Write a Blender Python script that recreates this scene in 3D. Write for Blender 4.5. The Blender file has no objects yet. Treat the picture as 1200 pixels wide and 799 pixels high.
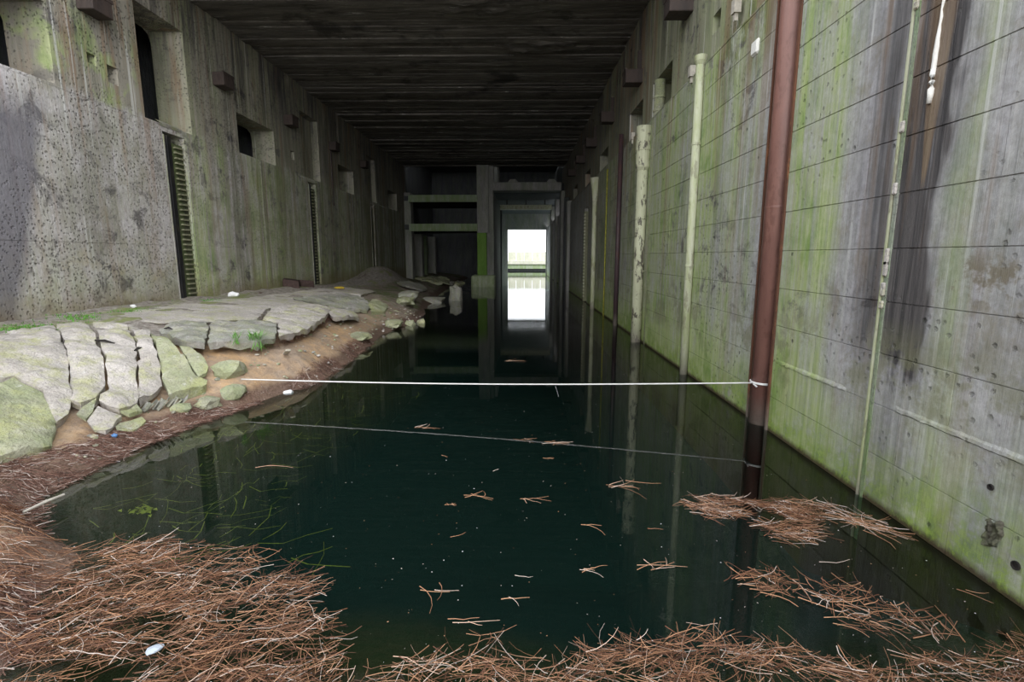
import bpy, bmesh, math, random
from mathutils import Vector, Matrix, noise
random.seed(7)
R = random.Random(11)

# ------------------------------------------------------------------ camera
scene = bpy.context.scene
COL = scene.collection
cam_d = bpy.data.cameras.new('camera'); cam_d.sensor_width = 36.0; cam_d.lens = 18.0
cam_d.clip_start = .05; cam_d.clip_end = 500
cam = bpy.data.objects.new('camera', cam_d); COL.objects.link(cam)
cam.location = (0, 0, 2.6)
cam.rotation_euler = (math.radians(90 - 9.416), 0, math.radians(0.7536))
scene.camera = cam

# ------------------------------------------------------------------ sky and exposure
world = bpy.data.worlds.new('overcast_sky'); scene.world = world; world.use_nodes = True
wn = world.node_tree; wn.nodes.clear()
wo = wn.nodes.new('ShaderNodeOutputWorld'); wb = wn.nodes.new('ShaderNodeBackground')
wb.inputs['Color'].default_value = (.90, .95, 1.0, 1); wb.inputs['Strength'].default_value = 1.0
wn.links.new(wb.outputs[0], wo.inputs[0])
# wide sun lamp added low behind the camera to brighten the pen's depth
sun_d = bpy.data.lights.new('fill_sun', 'SUN'); sun_d.energy = 1.9; sun_d.angle = math.radians(70); sun_d.color = (1, .98, .95)
sun = bpy.data.objects.new('fill_sun', sun_d); COL.objects.link(sun)
sun.rotation_euler = (math.radians(90 - 13), 0, math.radians(12))
vs = scene.view_settings
vs.view_transform = 'Standard'; vs.look = 'None'; vs.gamma = 1; vs.use_curve_mapping = False
vs.exposure = 1.32
scene.cycles.max_bounces = 10; scene.cycles.diffuse_bounces = 8; scene.cycles.glossy_bounces = 4
scene.cycles.transparent_max_bounces = 12
scene.cycles.caustics_reflective = False; scene.cycles.sample_clamp_indirect = 8

# ------------------------------------------------------------------ measures (metres; water level is z = 0)
XR, XL, ZC = 3.76, -9.75, 10.1      # right wall, left wall, ceiling
Y0, YB, YE = -0.6, 44.5, 70.5; YR = 11.0       # mouth behind the camera, far bay, far exit
LEDGE = 6.42                        # top of the lower wall casing on the right
# ------------------------------------------------------------------ material helpers
class NT:
    def __init__(s, name):
        s.m = bpy.data.materials.new(name); s.m.use_nodes = True
        s.t = s.m.node_tree; s.t.nodes.clear()
        s.out = s.n('ShaderNodeOutputMaterial')
    def n(s, typ, **kw):
        nd = s.t.nodes.new(typ)
        for k, v in kw.items(): setattr(nd, k, v)
        return nd
    def put(s, sock, v):
        if v is None: return
        if isinstance(v, bpy.types.NodeSocket): s.t.links.new(v, sock)
        else:
            if isinstance(v, tuple) and len(v) == 3 and sock.type == 'RGBA': v = v + (1,)
            sock.default_value = v
    def pos(s): return s.n('ShaderNodeNewGeometry').outputs['Position']
    def xyz(s, v):
        q = s.n('ShaderNodeSeparateXYZ'); s.put(q.inputs[0], v); return q.outputs
    def comb(s, x, y, z):
        q = s.n('ShaderNodeCombineXYZ')
        for i, v in enumerate((x, y, z)): s.put(q.inputs[i], v)
        return q.outputs[0]
    def scl(s, v, k):
        q = s.n('ShaderNodeVectorMath', operation='MULTIPLY'); s.put(q.inputs[0], v); q.inputs[1].default_value = k
        return q.outputs[0]
    def math(s, op, a, b=0.5, c=None, clamp=False):
        q = s.n('ShaderNodeMath', operation=op); q.use_clamp = clamp
        s.put(q.inputs[0], a); s.put(q.inputs[1], b)
        if c is not None: s.put(q.inputs[2], c)
        return q.outputs[0]
    def noise(s, v, sc=1.0, det=4, rough=.6, k=None, dist=0.0):
        if k: v = s.scl(v, k)
        q = s.n('ShaderNodeTexNoise'); s.put(q.inputs['Vector'], v)
        q.inputs['Scale'].default_value = sc; q.inputs['Detail'].default_value = det
        q.inputs['Roughness'].default_value = rough; q.inputs['Distortion'].default_value = dist
        return q.outputs['Fac']
    def vor(s, v, sc=1.0, k=None, feature='F1'):
        if k: v = s.scl(v, k)
        q = s.n('ShaderNodeTexVoronoi', feature=feature); s.put(q.inputs['Vector'], v); q.inputs['Scale'].default_value = sc
        return q.outputs['Distance']
    def rng(s, v, a, b, c=0.0, d=1.0, smooth=False):
        q = s.n('ShaderNodeMapRange'); q.clamp = True
        if smooth: q.interpolation_type = 'SMOOTHSTEP'
        s.put(q.inputs[0], v)
        for i, x in enumerate((a, b, c, d)): q.inputs[i + 1].default_value = x
        return q.outputs[0]
    def ramp(s, v, stops):
        q = s.n('ShaderNodeValToRGB'); s.put(q.inputs[0], v); cr = q.color_ramp
        while len(cr.elements) > 1: cr.elements.remove(cr.elements[-1])
        f = True
        for p, c in stops:
            if isinstance(c, (int, float)): c = (c, c, c)
            e = cr.elements[0] if f else cr.elements.new(p)
            e.position = p; e.color = tuple(c) + (1,); f = False
        return q.outputs[0]
    def mix(s, f, a, b, mode='MIX'):
        q = s.n('ShaderNodeMix', data_type='RGBA', blend_type=mode); q.clamp_factor = True
        s.put(q.inputs[0], f); s.put(q.inputs[6], a); s.put(q.inputs[7], b)
        return q.outputs[2]
    def bump(s, h, strength=.5, dist=.02, normal=None):
        q = s.n('ShaderNodeBump'); s.put(q.inputs['Height'], h)
        q.inputs['Strength'].default_value = strength; q.inputs['Distance'].default_value = dist
        if normal is not None: s.put(q.inputs['Normal'], normal)
        return q.outputs[0]
    def done(s, col, rough=.8, normal=None, spec=.3, metal=0.0):
        p = s.n('ShaderNodeBsdfPrincipled')
        s.put(p.inputs['Base Color'], col); s.put(p.inputs['Roughness'], rough)
        s.put(p.inputs['Specular IOR Level'], spec); s.put(p.inputs['Metallic'], metal)
        if normal is not None: s.put(p.inputs['Normal'], normal)
        s.t.links.new(p.outputs[0], s.out.inputs[0])
        return s.m

def stops(tab, span, off=0.0):
    return [((y - off) / span, v) for y, v in tab]

def wall_material(name, green_tab, dark_tab, base_a, base_b, z_split, upper_tint, right):
    """board-marked bunker concrete: algae runs, wet dark runs, pale lime runs, all placed by true position on the wall"""
    N = NT(name); P = N.pos(); x, y, z = N.xyz(P)
    wob = N.noise(P, 1.0, 3, .6, (1, 1.6, .5))
    yw = N.math('ADD', y, N.math('MULTIPLY', N.math('SUBTRACT', wob, .5), .7))
    yf = N.math('DIVIDE', yw, 48.0)
    streak = N.noise(P, 1.0, 5, .65, (3, 7.0, .28))        # long vertical runs
    streak2 = N.noise(P, 1.0, 4, .7, (3, 19.0, .45))
    blot = N.noise(P, 1.0, 6, .68, (1, 1.3, 1.1))
    fine = N.noise(P, 14.0, 6, .75)
    base = N.mix(N.rng(blot, .38, .64), base_a, base_b)
    base = N.mix(N.rng(streak2, .35, .7), base, N.mix(.5, base, (.62, .60, .63)))
    base = N.mix(N.rng(fine, .38, .72, 0, .62), base, (.17, .16, .155))
    mott = N.noise(P, 1.0, 6, .72, (1, 2.6, 2.2))
    base = N.mix(N.rng(mott, .50, .66, 0, .62), base, (.25, .215, .17))
    base = N.mix(N.rng(mott, .30, .44, .5, 0), base, (.60, .58, .60))
    if not right:
        # boards of the shuttering show as tall bands beyond the first ladder slot
        bd = N.noise(P, 1.0, 3, .6, (1, 1.9, .10)); far = N.rng(y, 15.5, 20, .25, 1)
        base = N.mix(N.math('MULTIPLY', far, N.rng(bd, .50, .55, 0, .85)), base, (.15, .125, .105))
        base = N.mix(N.math('MULTIPLY', far, N.rng(bd, .40, .46, .7, 0)), base, (.50, .48, .47))
        base = N.mix(N.rng(N.noise(P, 1.0, 5, .7, (1, .55, .7)), .52, .62, 0, .55), base, (.27, .25, .23))
        base = N.mix(N.math('MULTIPLY', N.rng(N.noise(P, 1.0, 5, .7, (1, .9, 1.1)), .55, .66, 0, .6), N.rng(z, 1.3, 3.6, 1, .25)), base, (.40, .33, .18))
    # the upper zone has another pour of concrete
    up = N.rng(N.math('ADD', z, N.math('MULTIPLY', N.math('SUBTRACT', blot, .5), .5)), z_split - .1, z_split + .1)
    base = N.mix(up, base, N.mix(N.rng(streak, .35, .65), upper_tint, tuple(c * .62 for c in upper_tint)))
    # algae
    g = N.ramp(yf, stops(green_tab, 48.0))
    g = N.math('MULTIPLY', g, N.rng(streak, .32, .58, .35 if right else .0, 1.25))
    g = N.math('MULTIPLY', g, N.rng(blot, .36, .54, .62, 1.15))
    zlow = N.rng(z, 0.0, 1.7, .80, 0.0, True) if right else N.rng(z, 1.2, 3.2, .30, 0, True)
    zlow = N.math('MULTIPLY', zlow, N.rng(N.noise(P, 1.0, 5, .7, (1, 2.2, 1.6)), .3, .55))
    g = N.math('ADD', g, zlow)
    g = N.math('MULTIPLY', g, N.math('SUBTRACT', 1.0, N.math('MULTIPLY', up, .55)))
    if not right: g = N.math('ADD', g, N.math('MULTIPLY', N.math('MULTIPLY', N.rng(y, 14.2, 13.6, 0, 1), up), N.math('MULTIPLY', N.rng(N.noise(P, 1.0, 4, .6, (1, 1.3, 1.0)), .47, .56, 0, .85), N.rng(z, 8.3, 7.6))))
    gcol = N.mix(N.rng(streak2, .3, .7), (.27, .35, .11), (.47, .51, .28))
    gcol = N.mix(N.rng(blot, .5, .72), gcol, (.15, .26, .05))
    col = N.mix(N.math('MULTIPLY', g, .93, clamp=True), base, gcol)
    if right:
        mo = N.math('MULTIPLY', N.rng(z, .02, .75, 1, 0), N.rng(N.noise(P, 3.5, 6, .75), .42, .56))
        col = N.mix(N.math('MULTIPLY', mo, .9), col, N.mix(N.rng(fine, .4, .6), (.09, .17, .02), (.27, .38, .06)))
        pm = N.math('MULTIPLY', N.math('MULTIPLY', N.rng(y, 8.1, 8.5), N.rng(y, 10.8, 10.2)), N.math('MULTIPLY', N.rng(z, 5.3, 6.0), N.rng(z, 7.6, 6.9)))
        col = N.mix(N.math('MULTIPLY', pm, N.rng(N.noise(P, 1.0, 5, .7, (1, 1.6, 1.2)), .42, .54, 0, .9)), col, N.mix(N.rng(streak2, .4, .6), (.09, .10, .035), (.22, .26, .08)))
    # wet soot runs
    d = N.ramp(yf, stops(dark_tab, 48.0))
    d = N.math('MULTIPLY', d, N.rng(streak, .32, .56, .25, 1.35))
    d = N.math('ADD', d, N.math('MULTIPLY', N.rng(N.noise(P, 1.0, 6, .75, (1, 1.7, 2.0), .4), .54, .62, 0, .8), N.rng(N.noise(P, .35, 2), .42, .58)))
    top_runs = N.math('MULTIPLY', N.rng(z, 6.4, 9.6), N.rng(N.noise(P, 1.0, 5, .7, (3, 2.6, .22)), .46, .56, 0, .95))
    d = N.math('ADD', d, top_runs)
    if right: d = N.math('MULTIPLY', d, N.rng(N.math('ADD', z, N.math('MULTIPLY', blot, 1.4)), 1.9, 2.6, .12, 1.0))
    col = N.mix(N.math('MULTIPLY', d, .92, clamp=True), col, N.mix(N.rng(streak2, .4, .6), (.055, .052, .055), (.12, .11, .11)))
    # rusty runs, mostly under the roof
    ru = N.math('MULTIPLY', N.rng(N.noise(P, 1.0, 4, .65, (2, 2.3, .16)), .54, .62), N.rng(z, 1.5, 9.0, .15, .7))
    col = N.mix(ru, col, (.24, .15, .09))
    # lime runs
    li = N.math('MULTIPLY', N.rng(N.noise(P, 1.0, 3, .55, (5, 11.0, .22)), .62, .70), N.rng(z, 1.0, 5.0, .15, .6))
    col = N.mix(li, col, (.66, .66, .64))
    # gouges, tie holes and pits
    cell = N.vor(P, 1.0, (2.3, 2.3, 2.3))
    pit = N.math('MULTIPLY', N.rng(N.math('ADD', cell, N.math('MULTIPLY', N.math('SUBTRACT', fine, .5), .12)), .03, .08, 1, 0), N.rng(N.noise(P, .9, 2), .5, .56))
    cell2 = N.vor(P, 1.0, (9, 9, 9) if right else (13, 13, 13))
    cell2 = N.math('ADD', cell2, N.math('MULTIPLY', N.math('SUBTRACT', N.noise(P, 22, 4, .8), .5), .5))
    pit2 = N.math('MULTIPLY', N.rng(cell2, .10, .24, .55, 0), N.rng(N.noise(P, .6, 2), .46, .60))
    if not right: pit2 = N.math('MULTIPLY', N.rng(cell2, .14, .38, .75, 0), N.rng(N.noise(P, .5, 3), .34, .52))
    pits = N.math('MAXIMUM', pit, pit2)
    col = N.mix(N.math('MULTIPLY', pits, .8), col, (.06, .06, .05))
    if right:
        # pale scour right above the water, then the black-brown wet line
        wl = N.math('ADD', z, N.math('MULTIPLY', N.math('SUBTRACT', fine, .5), .12))
        col = N.mix(N.rng(wl, .03, .10, .95, 0), col, (.055, .035, .018))
        # one lime tongue in a brown wet lens
        yy = N.math('SUBTRACT', N.math('ADD', y, N.math('MULTIPLY', z, .0)), 4.985)
        wid = N.rng(z, 3.3, 4.7, .03, .15)
        lens = N.math('DIVIDE', N.math('ABSOLUTE', N.math('ADD', yy, N.math('MULTIPLY', N.math('SUBTRACT', wob, .5), .1))), wid)
        inl = N.math('MULTIPLY', N.rng(lens, .75, 1.05, 1, 0), N.rng(z, 3.2, 3.35))
        col = N.mix(N.math('MULTIPLY', inl, .85), col, N.mix(N.rng(streak2, .35, .65), (.13, .085, .06), (.25, .19, .13)))
    else:
        # dark area with a slanting edge at the left end of the near wall section
        dm = N.rng(N.math('ADD', y, N.math('MULTIPLY', N.math('ADD', z, wob), -.28)), 9.15, 9.45, .8, 0)
        col = N.mix(N.math('MULTIPLY', dm, N.rng(z, 5.2, 6.0, 1, 0)), col, (.13, .125, .15))
        fo = N.rng(N.math('ADD', z, N.math('MULTIPLY', blot, -.8)), 1.0, 1.5, .55, 0)
        col = N.mix(fo, col, (.17, .125, .06))
    if right:
        sm = N.math('MULTIPLY', N.rng(N.noise(P, 1.0, 5, .7, (1, 2.4, 3.0)), .50, .58, 0, .75), N.math('MULTIPLY', N.rng(z, 2.05, 2.3), N.rng(z, 2.75, 2.5)))
        col = N.mix(N.math('MULTIPLY', sm, N.rng(y, 4.8, 4.5)), col, (.16, .13, .08))
        sm2 = N.math('MULTIPLY', N.rng(N.noise(P, 1.0, 5, .7, (1, 1.3, 1.6)), .48, .56, 0, .6), N.math('MULTIPLY', N.rng(z, .7, 1.0), N.rng(z, 2.0, 1.6)))
        col = N.mix(sm2, col, (.20, .20, .12))
    h = N.math('ADD', N.math('MULTIPLY', fine, .35), N.math('MULTIPLY', streak2, .5))
    h = N.math('SUBTRACT', h, N.math('MULTIPLY', pits, 1.4))
    wet = N.math('MULTIPLY', d, -.3)
    return N.done(col, N.math('ADD', .78, wet), N.bump(h, .8, .022), .35)

M = {}
M['wall_right'] = wall_material('algae_streaked_concrete',
    [(0, 0), (3.3, .05), (4.05, .10), (4.32, .12), (4.40, .5), (4.52, .45), (4.62, .08), (4.8, .02), (5.9, .05), (6.15, .18), (6.35, .75), (7.2, .85), (7.5, .6), (7.9, .0),
     (8.35, .15), (8.6, .55), (8.9, .25), (9.4, .75), (9.9, .5), (10.4, 1.0), (11.2, 1.0), (12.0, .55), (13.0, .85), (15, .8), (18, .62), (20.0, .25), (21, .75), (24, .6), (30, .25), (48, .1)],
    [(0, 0), (3.9, .12), (4.5, .10), (4.72, .25), (4.84, 2.5), (5.06, 2.5), (5.14, .4), (5.26, .5), (5.45, .75), (5.75, .45), (6.1, .1), (6.3, .0), (7.8, .0), (9.9, .08), (10.0, .45), (10.3, .05), (15, .1), (19, .2), (23, .3), (30, .35), (48, .15)],
    (.42, .405, .44), (.29, .285, .31), LEDGE, (.33, .31, .25), True)
M['wall_left'] = wall_material('pitted_streaked_concrete',
    [(0, .05), (9, .06), (11, .10), (13, .18), (14.5, .05), (15.6, .5), (16.2, .75), (16.8, .1), (17.4, .7), (17.8, .2), (19, .55), (20.3, .7), (22, .45), (24, .55), (28, .6), (36, .45), (48, .3)],
    [(0, 0), (11, .0), (11.8, .22), (13.2, .05), (16.5, .0), (18.5, .38), (19.2, .1), (22, .2), (26, .2), (27.8, .5), (28.5, .1), (34, .2), (48, .2)],
    (.58, .54, .56), (.44, .40, .38), 6.2, (.38, .35, .30), False)

def soffit():
    N = NT('dark_board_marked_soffit'); P = N.pos()
    a = N.noise(P, 1.0, 6, .7, (.35, 3.2, 1)); b = N.noise(P, 1.0, 5, .75, (1.4, 9.0, 1)); c = N.noise(P, .55, 5, .7)
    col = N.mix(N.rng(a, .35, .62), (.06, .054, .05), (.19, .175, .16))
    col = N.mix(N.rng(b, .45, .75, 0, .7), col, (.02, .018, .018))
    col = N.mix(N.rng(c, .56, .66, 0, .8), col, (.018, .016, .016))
    li = N.math('MULTIPLY', N.rng(N.noise(P, 1.0, 5, .75, (.9, 11, 1)), .59, .66), N.rng(N.noise(P, .8, 3), .40, .55))
    col = N.mix(li, col, (.42, .41, .40))
    return N.done(col, .8, N.bump(N.math('ADD', a, b), .8, .05), .3)
M['soffit'] = soffit()

def simple_concrete(name, a, b, green=.0, gz=None, k=(1, 1, 1), lichen=0.0, rough=.85):
    N = NT(name); P = N.pos(); x, y, z = N.xyz(P)
    n1 = N.noise(P, 1.1, 6, .7, k); n2 = N.noise(P, 9.0, 6, .75, k); n3 = N.noise(P, 1.0, 5, .7, (2.5, 2.5, .5))
    col = N.mix(N.rng(n1, .35, .65), a, b)
    col = N.mix(N.rng(n2, .42, .75, 0, .65), col, tuple(c * .38 for c in a))
    if green:
        g = N.rng(n3, .40, .58, 0, green)
        if gz: g = N.math('MULTIPLY', g, N.rng(z, gz[0], gz[1], 1, 0))
        col = N.mix(g, col, N.mix(N.rng(n2, .3, .7), (.10, .20, .03), (.26, .34, .10)))
    if lichen:
        col = N.mix(N.rng(N.noise(P, 2.3, 6, .72), .48, .62, 0, lichen), col, (.42, .43, .17))
        col = N.mix(N.rng(N.noise(P, 5.3, 5, .7), .60, .70, 0, .7), col, (.62, .60, .58))
    cr = N.vor(P, 2.1, feature='DISTANCE_TO_EDGE')
    h = N.math('ADD', n2, N.math('MULTIPLY', n1, 1.5))
    col = N.mix(N.rng(N.noise(P, 34.0, 4, .7), .52, .66, 0, .6), col, tuple(c * .3 for c in a))
    return N.done(col, rough, N.bump(h, 1.0, .045), .3)
M['slab'] = simple_concrete('weathered_slab_concrete', (.66, .61, .58), (.44, .40, .36), lichen=.6)
M['slab_green'] = simple_concrete('mossy_slab_concrete', (.52, .51, .38), (.36, .36, .25), .30, None, lichen=.55)
M['slab_grey'] = simple_concrete('grey_slab_concrete', (.46, .44, .42), (.28, .26, .25), .25, lichen=.3)
M['scar'] = simple_concrete('broken_concrete_scar', (.17, .155, .12), (.06, .055, .045), .4)
M['rubble'] = simple_concrete('rubble_concrete', (.42, .41, .33), (.33, .33, .22), .35, lichen=.4)
M['footing'] = simple_concrete('pale_green_footing', (.55, .58, .46), (.42, .50, .30), .5)
M['pier'] = simple_concrete('pier_concrete', (.40, .38, .37), (.22, .22, .22), .2, k=(2, 2, .4))
M['pier_green'] = simple_concrete('algae_covered_pier', (.17, .33, .06), (.24, .42, .09), .3, k=(3, 3, .5))
M['slab_edge'] = simple_concrete('green_streaked_beam', (.42, .44, .38), (.26, .36, .20), .6, k=(3, 3, .5))
M['dark_bay'] = simple_concrete('shade_dark_concrete', (.10, .10, .115), (.055, .055, .07), .1, k=(2, 2, .4))  # shade of the bay and recesses put into a darkened concrete colour
M['quay'] = simple_concrete('pale_quay_concrete', (.62, .60, .52), (.55, .54, .45), .2)

def pipe_mat(name, a, b, spots, sp_amt, rough=.5, metal=0.0, ksp=(5, 5, 2.0)):
    N = NT(name); P = N.pos(); x, y, z = N.xyz(P)
    n1 = N.noise(P, 1.0, 5, .7, (6, 6, 1.2)); n2 = N.noise(P, 1.0, 4, .7, ksp); n3 = N.noise(P, 30, 5, .7)
    col = N.mix(N.rng(n1, .35, .65), a, b)
    col = N.mix(N.rng(n2, .54, .60, 0, sp_amt), col, spots)
    col = N.mix(N.rng(N.math('ADD', z, N.math('MULTIPLY', n1, .5)), .25, .75, .75, 0), col, N.mix(n3, (.16, .13, .10), (.30, .28, .25)))
    return N.done(col, rough, N.bump(N.math('ADD', n3, n2), .35, .008), .4, metal)
M['red_pipe'] = pipe_mat('red_oxide_painted_steel', (.22, .108, .086), (.175, .085, .070), (.12, .055, .042), .5, .45)
M['rust'] = pipe_mat('rusty_steel', (.16, .065, .035), (.09, .04, .025), (.26, .11, .05), .7, .8)
M['pale_pipe'] = pipe_mat('lichen_spotted_pipe', (.46, .47, .33), (.36, .36, .25), (.06, .05, .04), .9, .6, ksp=(7, 7, 3.2))
M['pale_thin'] = pipe_mat('pale_painted_conduit', (.50, .50, .40), (.34, .37, .20), (.14, .12, .09), .5, .6)
M['dark_pipe'] = pipe_mat('dark_rusty_pipe', (.055, .032, .035), (.035, .022, .026), (.09, .04, .03), .5, .6)
M['black_steel'] = pipe_mat('black_steel_channel', (.012, .012, .013), (.02, .02, .022), (.06, .05, .04), .5, .5)
M['box_steel'] = pipe_mat('rusted_box_steel', (.06, .042, .036), (.035, .028, .026), (.03, .02, .018), .6, .8)
M['rung'] = simple_concrete('mossy_rungs', (.30, .29, .20), (.19, .19, .12), .1)
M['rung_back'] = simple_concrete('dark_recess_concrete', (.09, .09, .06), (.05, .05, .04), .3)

def soil():
    N = NT('sand_soil_and_pond_bed'); P = N.pos(); x, y, z = N.xyz(P)
    n1 = N.noise(P, 1.3, 6, .72); n2 = N.noise(P, 7.0, 6, .75); n3 = N.noise(P, 28.0, 5, .75)
    col = N.mix(N.rng(n1, .36, .62), (.54, .35, .19), (.42, .32, .24))
    col = N.mix(N.rng(n2, .45, .66, 0, .8), col, (.24, .18, .145))
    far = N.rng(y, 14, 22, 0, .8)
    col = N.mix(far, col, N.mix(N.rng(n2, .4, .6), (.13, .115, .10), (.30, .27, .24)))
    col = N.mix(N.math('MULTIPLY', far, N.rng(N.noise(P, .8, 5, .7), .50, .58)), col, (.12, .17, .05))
    zz = N.math('ADD', z, N.math('MULTIPLY', N.math('SUBTRACT', n1, .5), .35))
    col = N.mix(N.rng(zz, .16, .26, .88, 0), col, N.mix(N.rng(n3, .4, .6), (.085, .050, .038), (.19, .125, .10)))
    # dirt, moss and grit on the flat part by the wall
    hi = N.rng(zz, .90, 1.05)
    dirt = N.mix(N.rng(n2, .4, .6), (.20, .17, .15), (.40, .37, .33))
    dirt = N.mix(N.rng(N.noise(P, 1.0, 5, .7, (1.4, .45, 1)), .53, .62, 0, .85), dirt, (.22, .25, .09))
    dirt = N.mix(N.rng(N.noise(P, 1.0, 5, .7, (2.0, .6, 1)), .60, .68, 0, .8), dirt, (.10, .055, .042))
    col = N.mix(hi, col, dirt)
    col = N.mix(N.rng(N.noise(P, 42.0, 3, .6), .68, .72, 0, .8), col, (.62, .60, .58))
    # under water: silt turning to dark green bed
    col = N.mix(N.rng(z, -.10, .02, 1, 0), col, N.mix(N.rng(n2, .4, .6), (.075, .062, .030), (.045, .055, .022)))
    col = N.mix(N.rng(z, -.75, -.12, 1, 0, True), col, (.016, .039, .036))
    return N.done(col, .92, N.bump(N.math('ADD', n2, N.math('MULTIPLY', n3, .5)), .8, .04), .2)
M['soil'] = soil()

def water():
    N = NT('still_dark_water'); P = N.pos(); x, y, z = N.xyz(P)
    w1 = N.noise(P, 1.0, 3, .6, (3.0, 7.0, 1)); w2 = N.noise(P, 1.0, 3, .6, (9.0, 16.0, 1))
    h = N.math('MULTIPLY', N.math('ADD', w1, N.math('MULTIPLY', w2, .5)), N.math('ADD', N.rng(y, 2, 40, .04, .5), N.math('MULTIPLY', N.rng(y, 13.5, 15.5), N.rng(y, 19.0, 20.5, 1.5, 0))))
    bm = N.bump(h, .05, .02)
    fr = N.n('ShaderNodeFresnel'); fr.inputs['IOR'].default_value = 1.333; N.put(fr.inputs['Normal'], bm)
    tr = N.n('ShaderNodeBsdfTransparent'); tr.inputs['Color'].default_value = (.60, .72, .66, 1)
    gl = N.n('ShaderNodeBsdfGlossy'); gl.inputs['Roughness'].default_value = .012; N.put(gl.inputs['Normal'], bm)
    gl.inputs['Color'].default_value = (1, 1, 1, 1)
    mx = N.n('ShaderNodeMixShader'); N.put(mx.inputs[0], fr.outputs[0])
    N.t.links.new(tr.outputs[0], mx.inputs[1]); N.t.links.new(gl.outputs[0], mx.inputs[2])
    N.t.links.new(mx.outputs[0], N.out.inputs[0])
    return N.m
M['water'] = water()

def flat(name, col, rough=.7, var=.3, spec=.3):
    N = NT(name); P = N.pos()
    c = N.mix(N.rng(N.noise(P, 12, 4, .7), .35, .65), col, tuple(v * (1 - var) for v in col))
    return N.done(c, rough, None, spec)
M['rope'] = flat('white_rope_fibre', (.74, .73, .72), .8, .15)
M['plastic'] = flat('pale_blue_plastic', (.50, .56, .64), .4, .2)
M['white_lump'] = flat('white_foam', (.80, .80, .82), .7, .1)
M['blue'] = flat('blue_plastic', (.10, .22, .45), .5, .2)
M['yellow'] = flat('yellow_litter', (.65, .48, .06), .6, .2)
M['brown'] = flat('rust_brown_block', (.07, .045, .04), .85, .4)
M['leaf'] = flat('green_leaf', (.12, .30, .05), .6, .4)
M['moss'] = flat('green_moss', (.10, .23, .035), .9, .5)
M['weed'] = flat('yellow_green_waterweed', (.30, .30, .05), .7, .5)
M['lime'] = flat('white_lime_crust', (.80, .78, .74), .9, .15)
M['black'] = flat('black_wood_and_hole_shade', (.03, .026, .024), .9, .4)
M['wood'] = flat('bleached_wood', (.50, .46, .40), .8, .3)

M['yellow_weed'] = flat('yellow_algae', (.50, .48, .08), .7, .4)
def reed_mat(name, ca, cb, cc):
    N = NT(name); a = N.n('ShaderNodeAttribute', attribute_name='tone'); f = a.outputs['Fac']
    col = N.ramp(f, [(0, ca), (.45, cb), (.8, cc), (.97, (.62, .55, .50)), (1, (.75, .74, .78))])
    return N.done(col, .65, None, .35)
M['reed'] = reed_mat('dead_reed', (.03, .015, .010), (.19, .085, .048), (.46, .25, .14))
M['reed_dark'] = reed_mat('rotting_reed', (.045, .025, .02), (.15, .075, .055), (.30, .18, .14))

SHORE=[(-6,-3.0),(2.0,-3.1),(3.0,-3.4),(4.1,-4.0),(4.84,-5.2),(6.3,-5.3),(7.3,-5.2),(8.4,-4.95),(9.2,-4.6),(10.7,-4.15),(11.8,-4.25),(14.35,-4.4),(16.7,-4.6),(19.5,-4.25),(21.5,-4.1),(25,-4.6),(31.5,-5.2),(45,-5.9),(60,-6.0)]
def lerp_tab(t,x):
    if x<=t[0][0]: return t[0][1]
    for (a,u),(b,v) in zip(t,t[1:]):
        if x<=b: return u+(v-u)*(x-a)/(b-a)
    return t[-1][1]
def sst(a,b,x):
    t=max(0.,min(1.,(x-a)/(b-a))); return t*t*(3-2*t)
PLAT=[(0,1.4),(15,1.42),(24,1.3),(34,1.0),(45,.8),(60,.8)]
def top(X,Y):
    """upper surface of the concrete apron over the bank"""
    s=lerp_tab(SHORE,Y)-X
    pl=lerp_tab(PLAT,Y)
    near=lerp_tab([(0,.12),(.5,.34),(1.3,.8),(2.3,1.24),(3.0,1.34),(4.5,1.4)],s)
    mid=lerp_tab([(0,.5),(.5,.82),(1.2,.98),(2.5,1.16),(4.5,1.34),(5.5,1.42)],s)*pl/1.42
    far=lerp_tab([(0,.1),(.6,.45),(1.4,.85),(2.6,1.1),(4.5,1.35),(5.5,1.42)],s)*pl/1.42
    w=sst(8.2,9.6,Y); v=sst(15,18,Y)
    z=near*(1-w)+w*(mid*(1-v)+far*v)
    z+=1.05*math.exp(-((X+9.3)/1.4)**2-((Y-34.5)/4.0)**2)
    return z
def ground(X,Y):
    """sand, soil and pond bed under and in front of the slabs"""
    s=lerp_tab(SHORE,Y)-X
    if s<0: z=-.32*(-s)**.9
    else: z=lerp_tab([(0,0),(.25,.14),(.7,.26),(1.2,.52),(1.8,.8),(2.6,1.08),(4.5,1.2)],s)
    if s>0:
        w=sst(8.2,9.4,Y)*(1-sst(15,19,Y))
        m=lerp_tab([(0,0),(.2,.2),(.5,.42),(.9,.62),(1.5,.74),(2.6,.95),(4.5,1.15)],s)
        z=z*(1-w)+m*w
        k=sst(16,20,Y)
        if k>0: z=z*(1-k)+k*(top(X,Y)-.04*sst(0,1.,s)-.1*(1-sst(0,.6,s)))
        k=sst(1.6,2.6,s)          # dirt lies over the slabs behind the slope
        z=z*(1-k)+k*(top(X,Y)-.10+.09*sst(2.9,3.6,s))
    z=max(z,-1.5)
    fb=lerp_tab([(-8,1.1),(-.5,1.0),(.6,.85),(1.5,.35),(2.4,-.02),(3.4,-.35),(6,-1.5)],Y+.25*math.sin(X*1.3))
    return max(z,fb)
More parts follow.
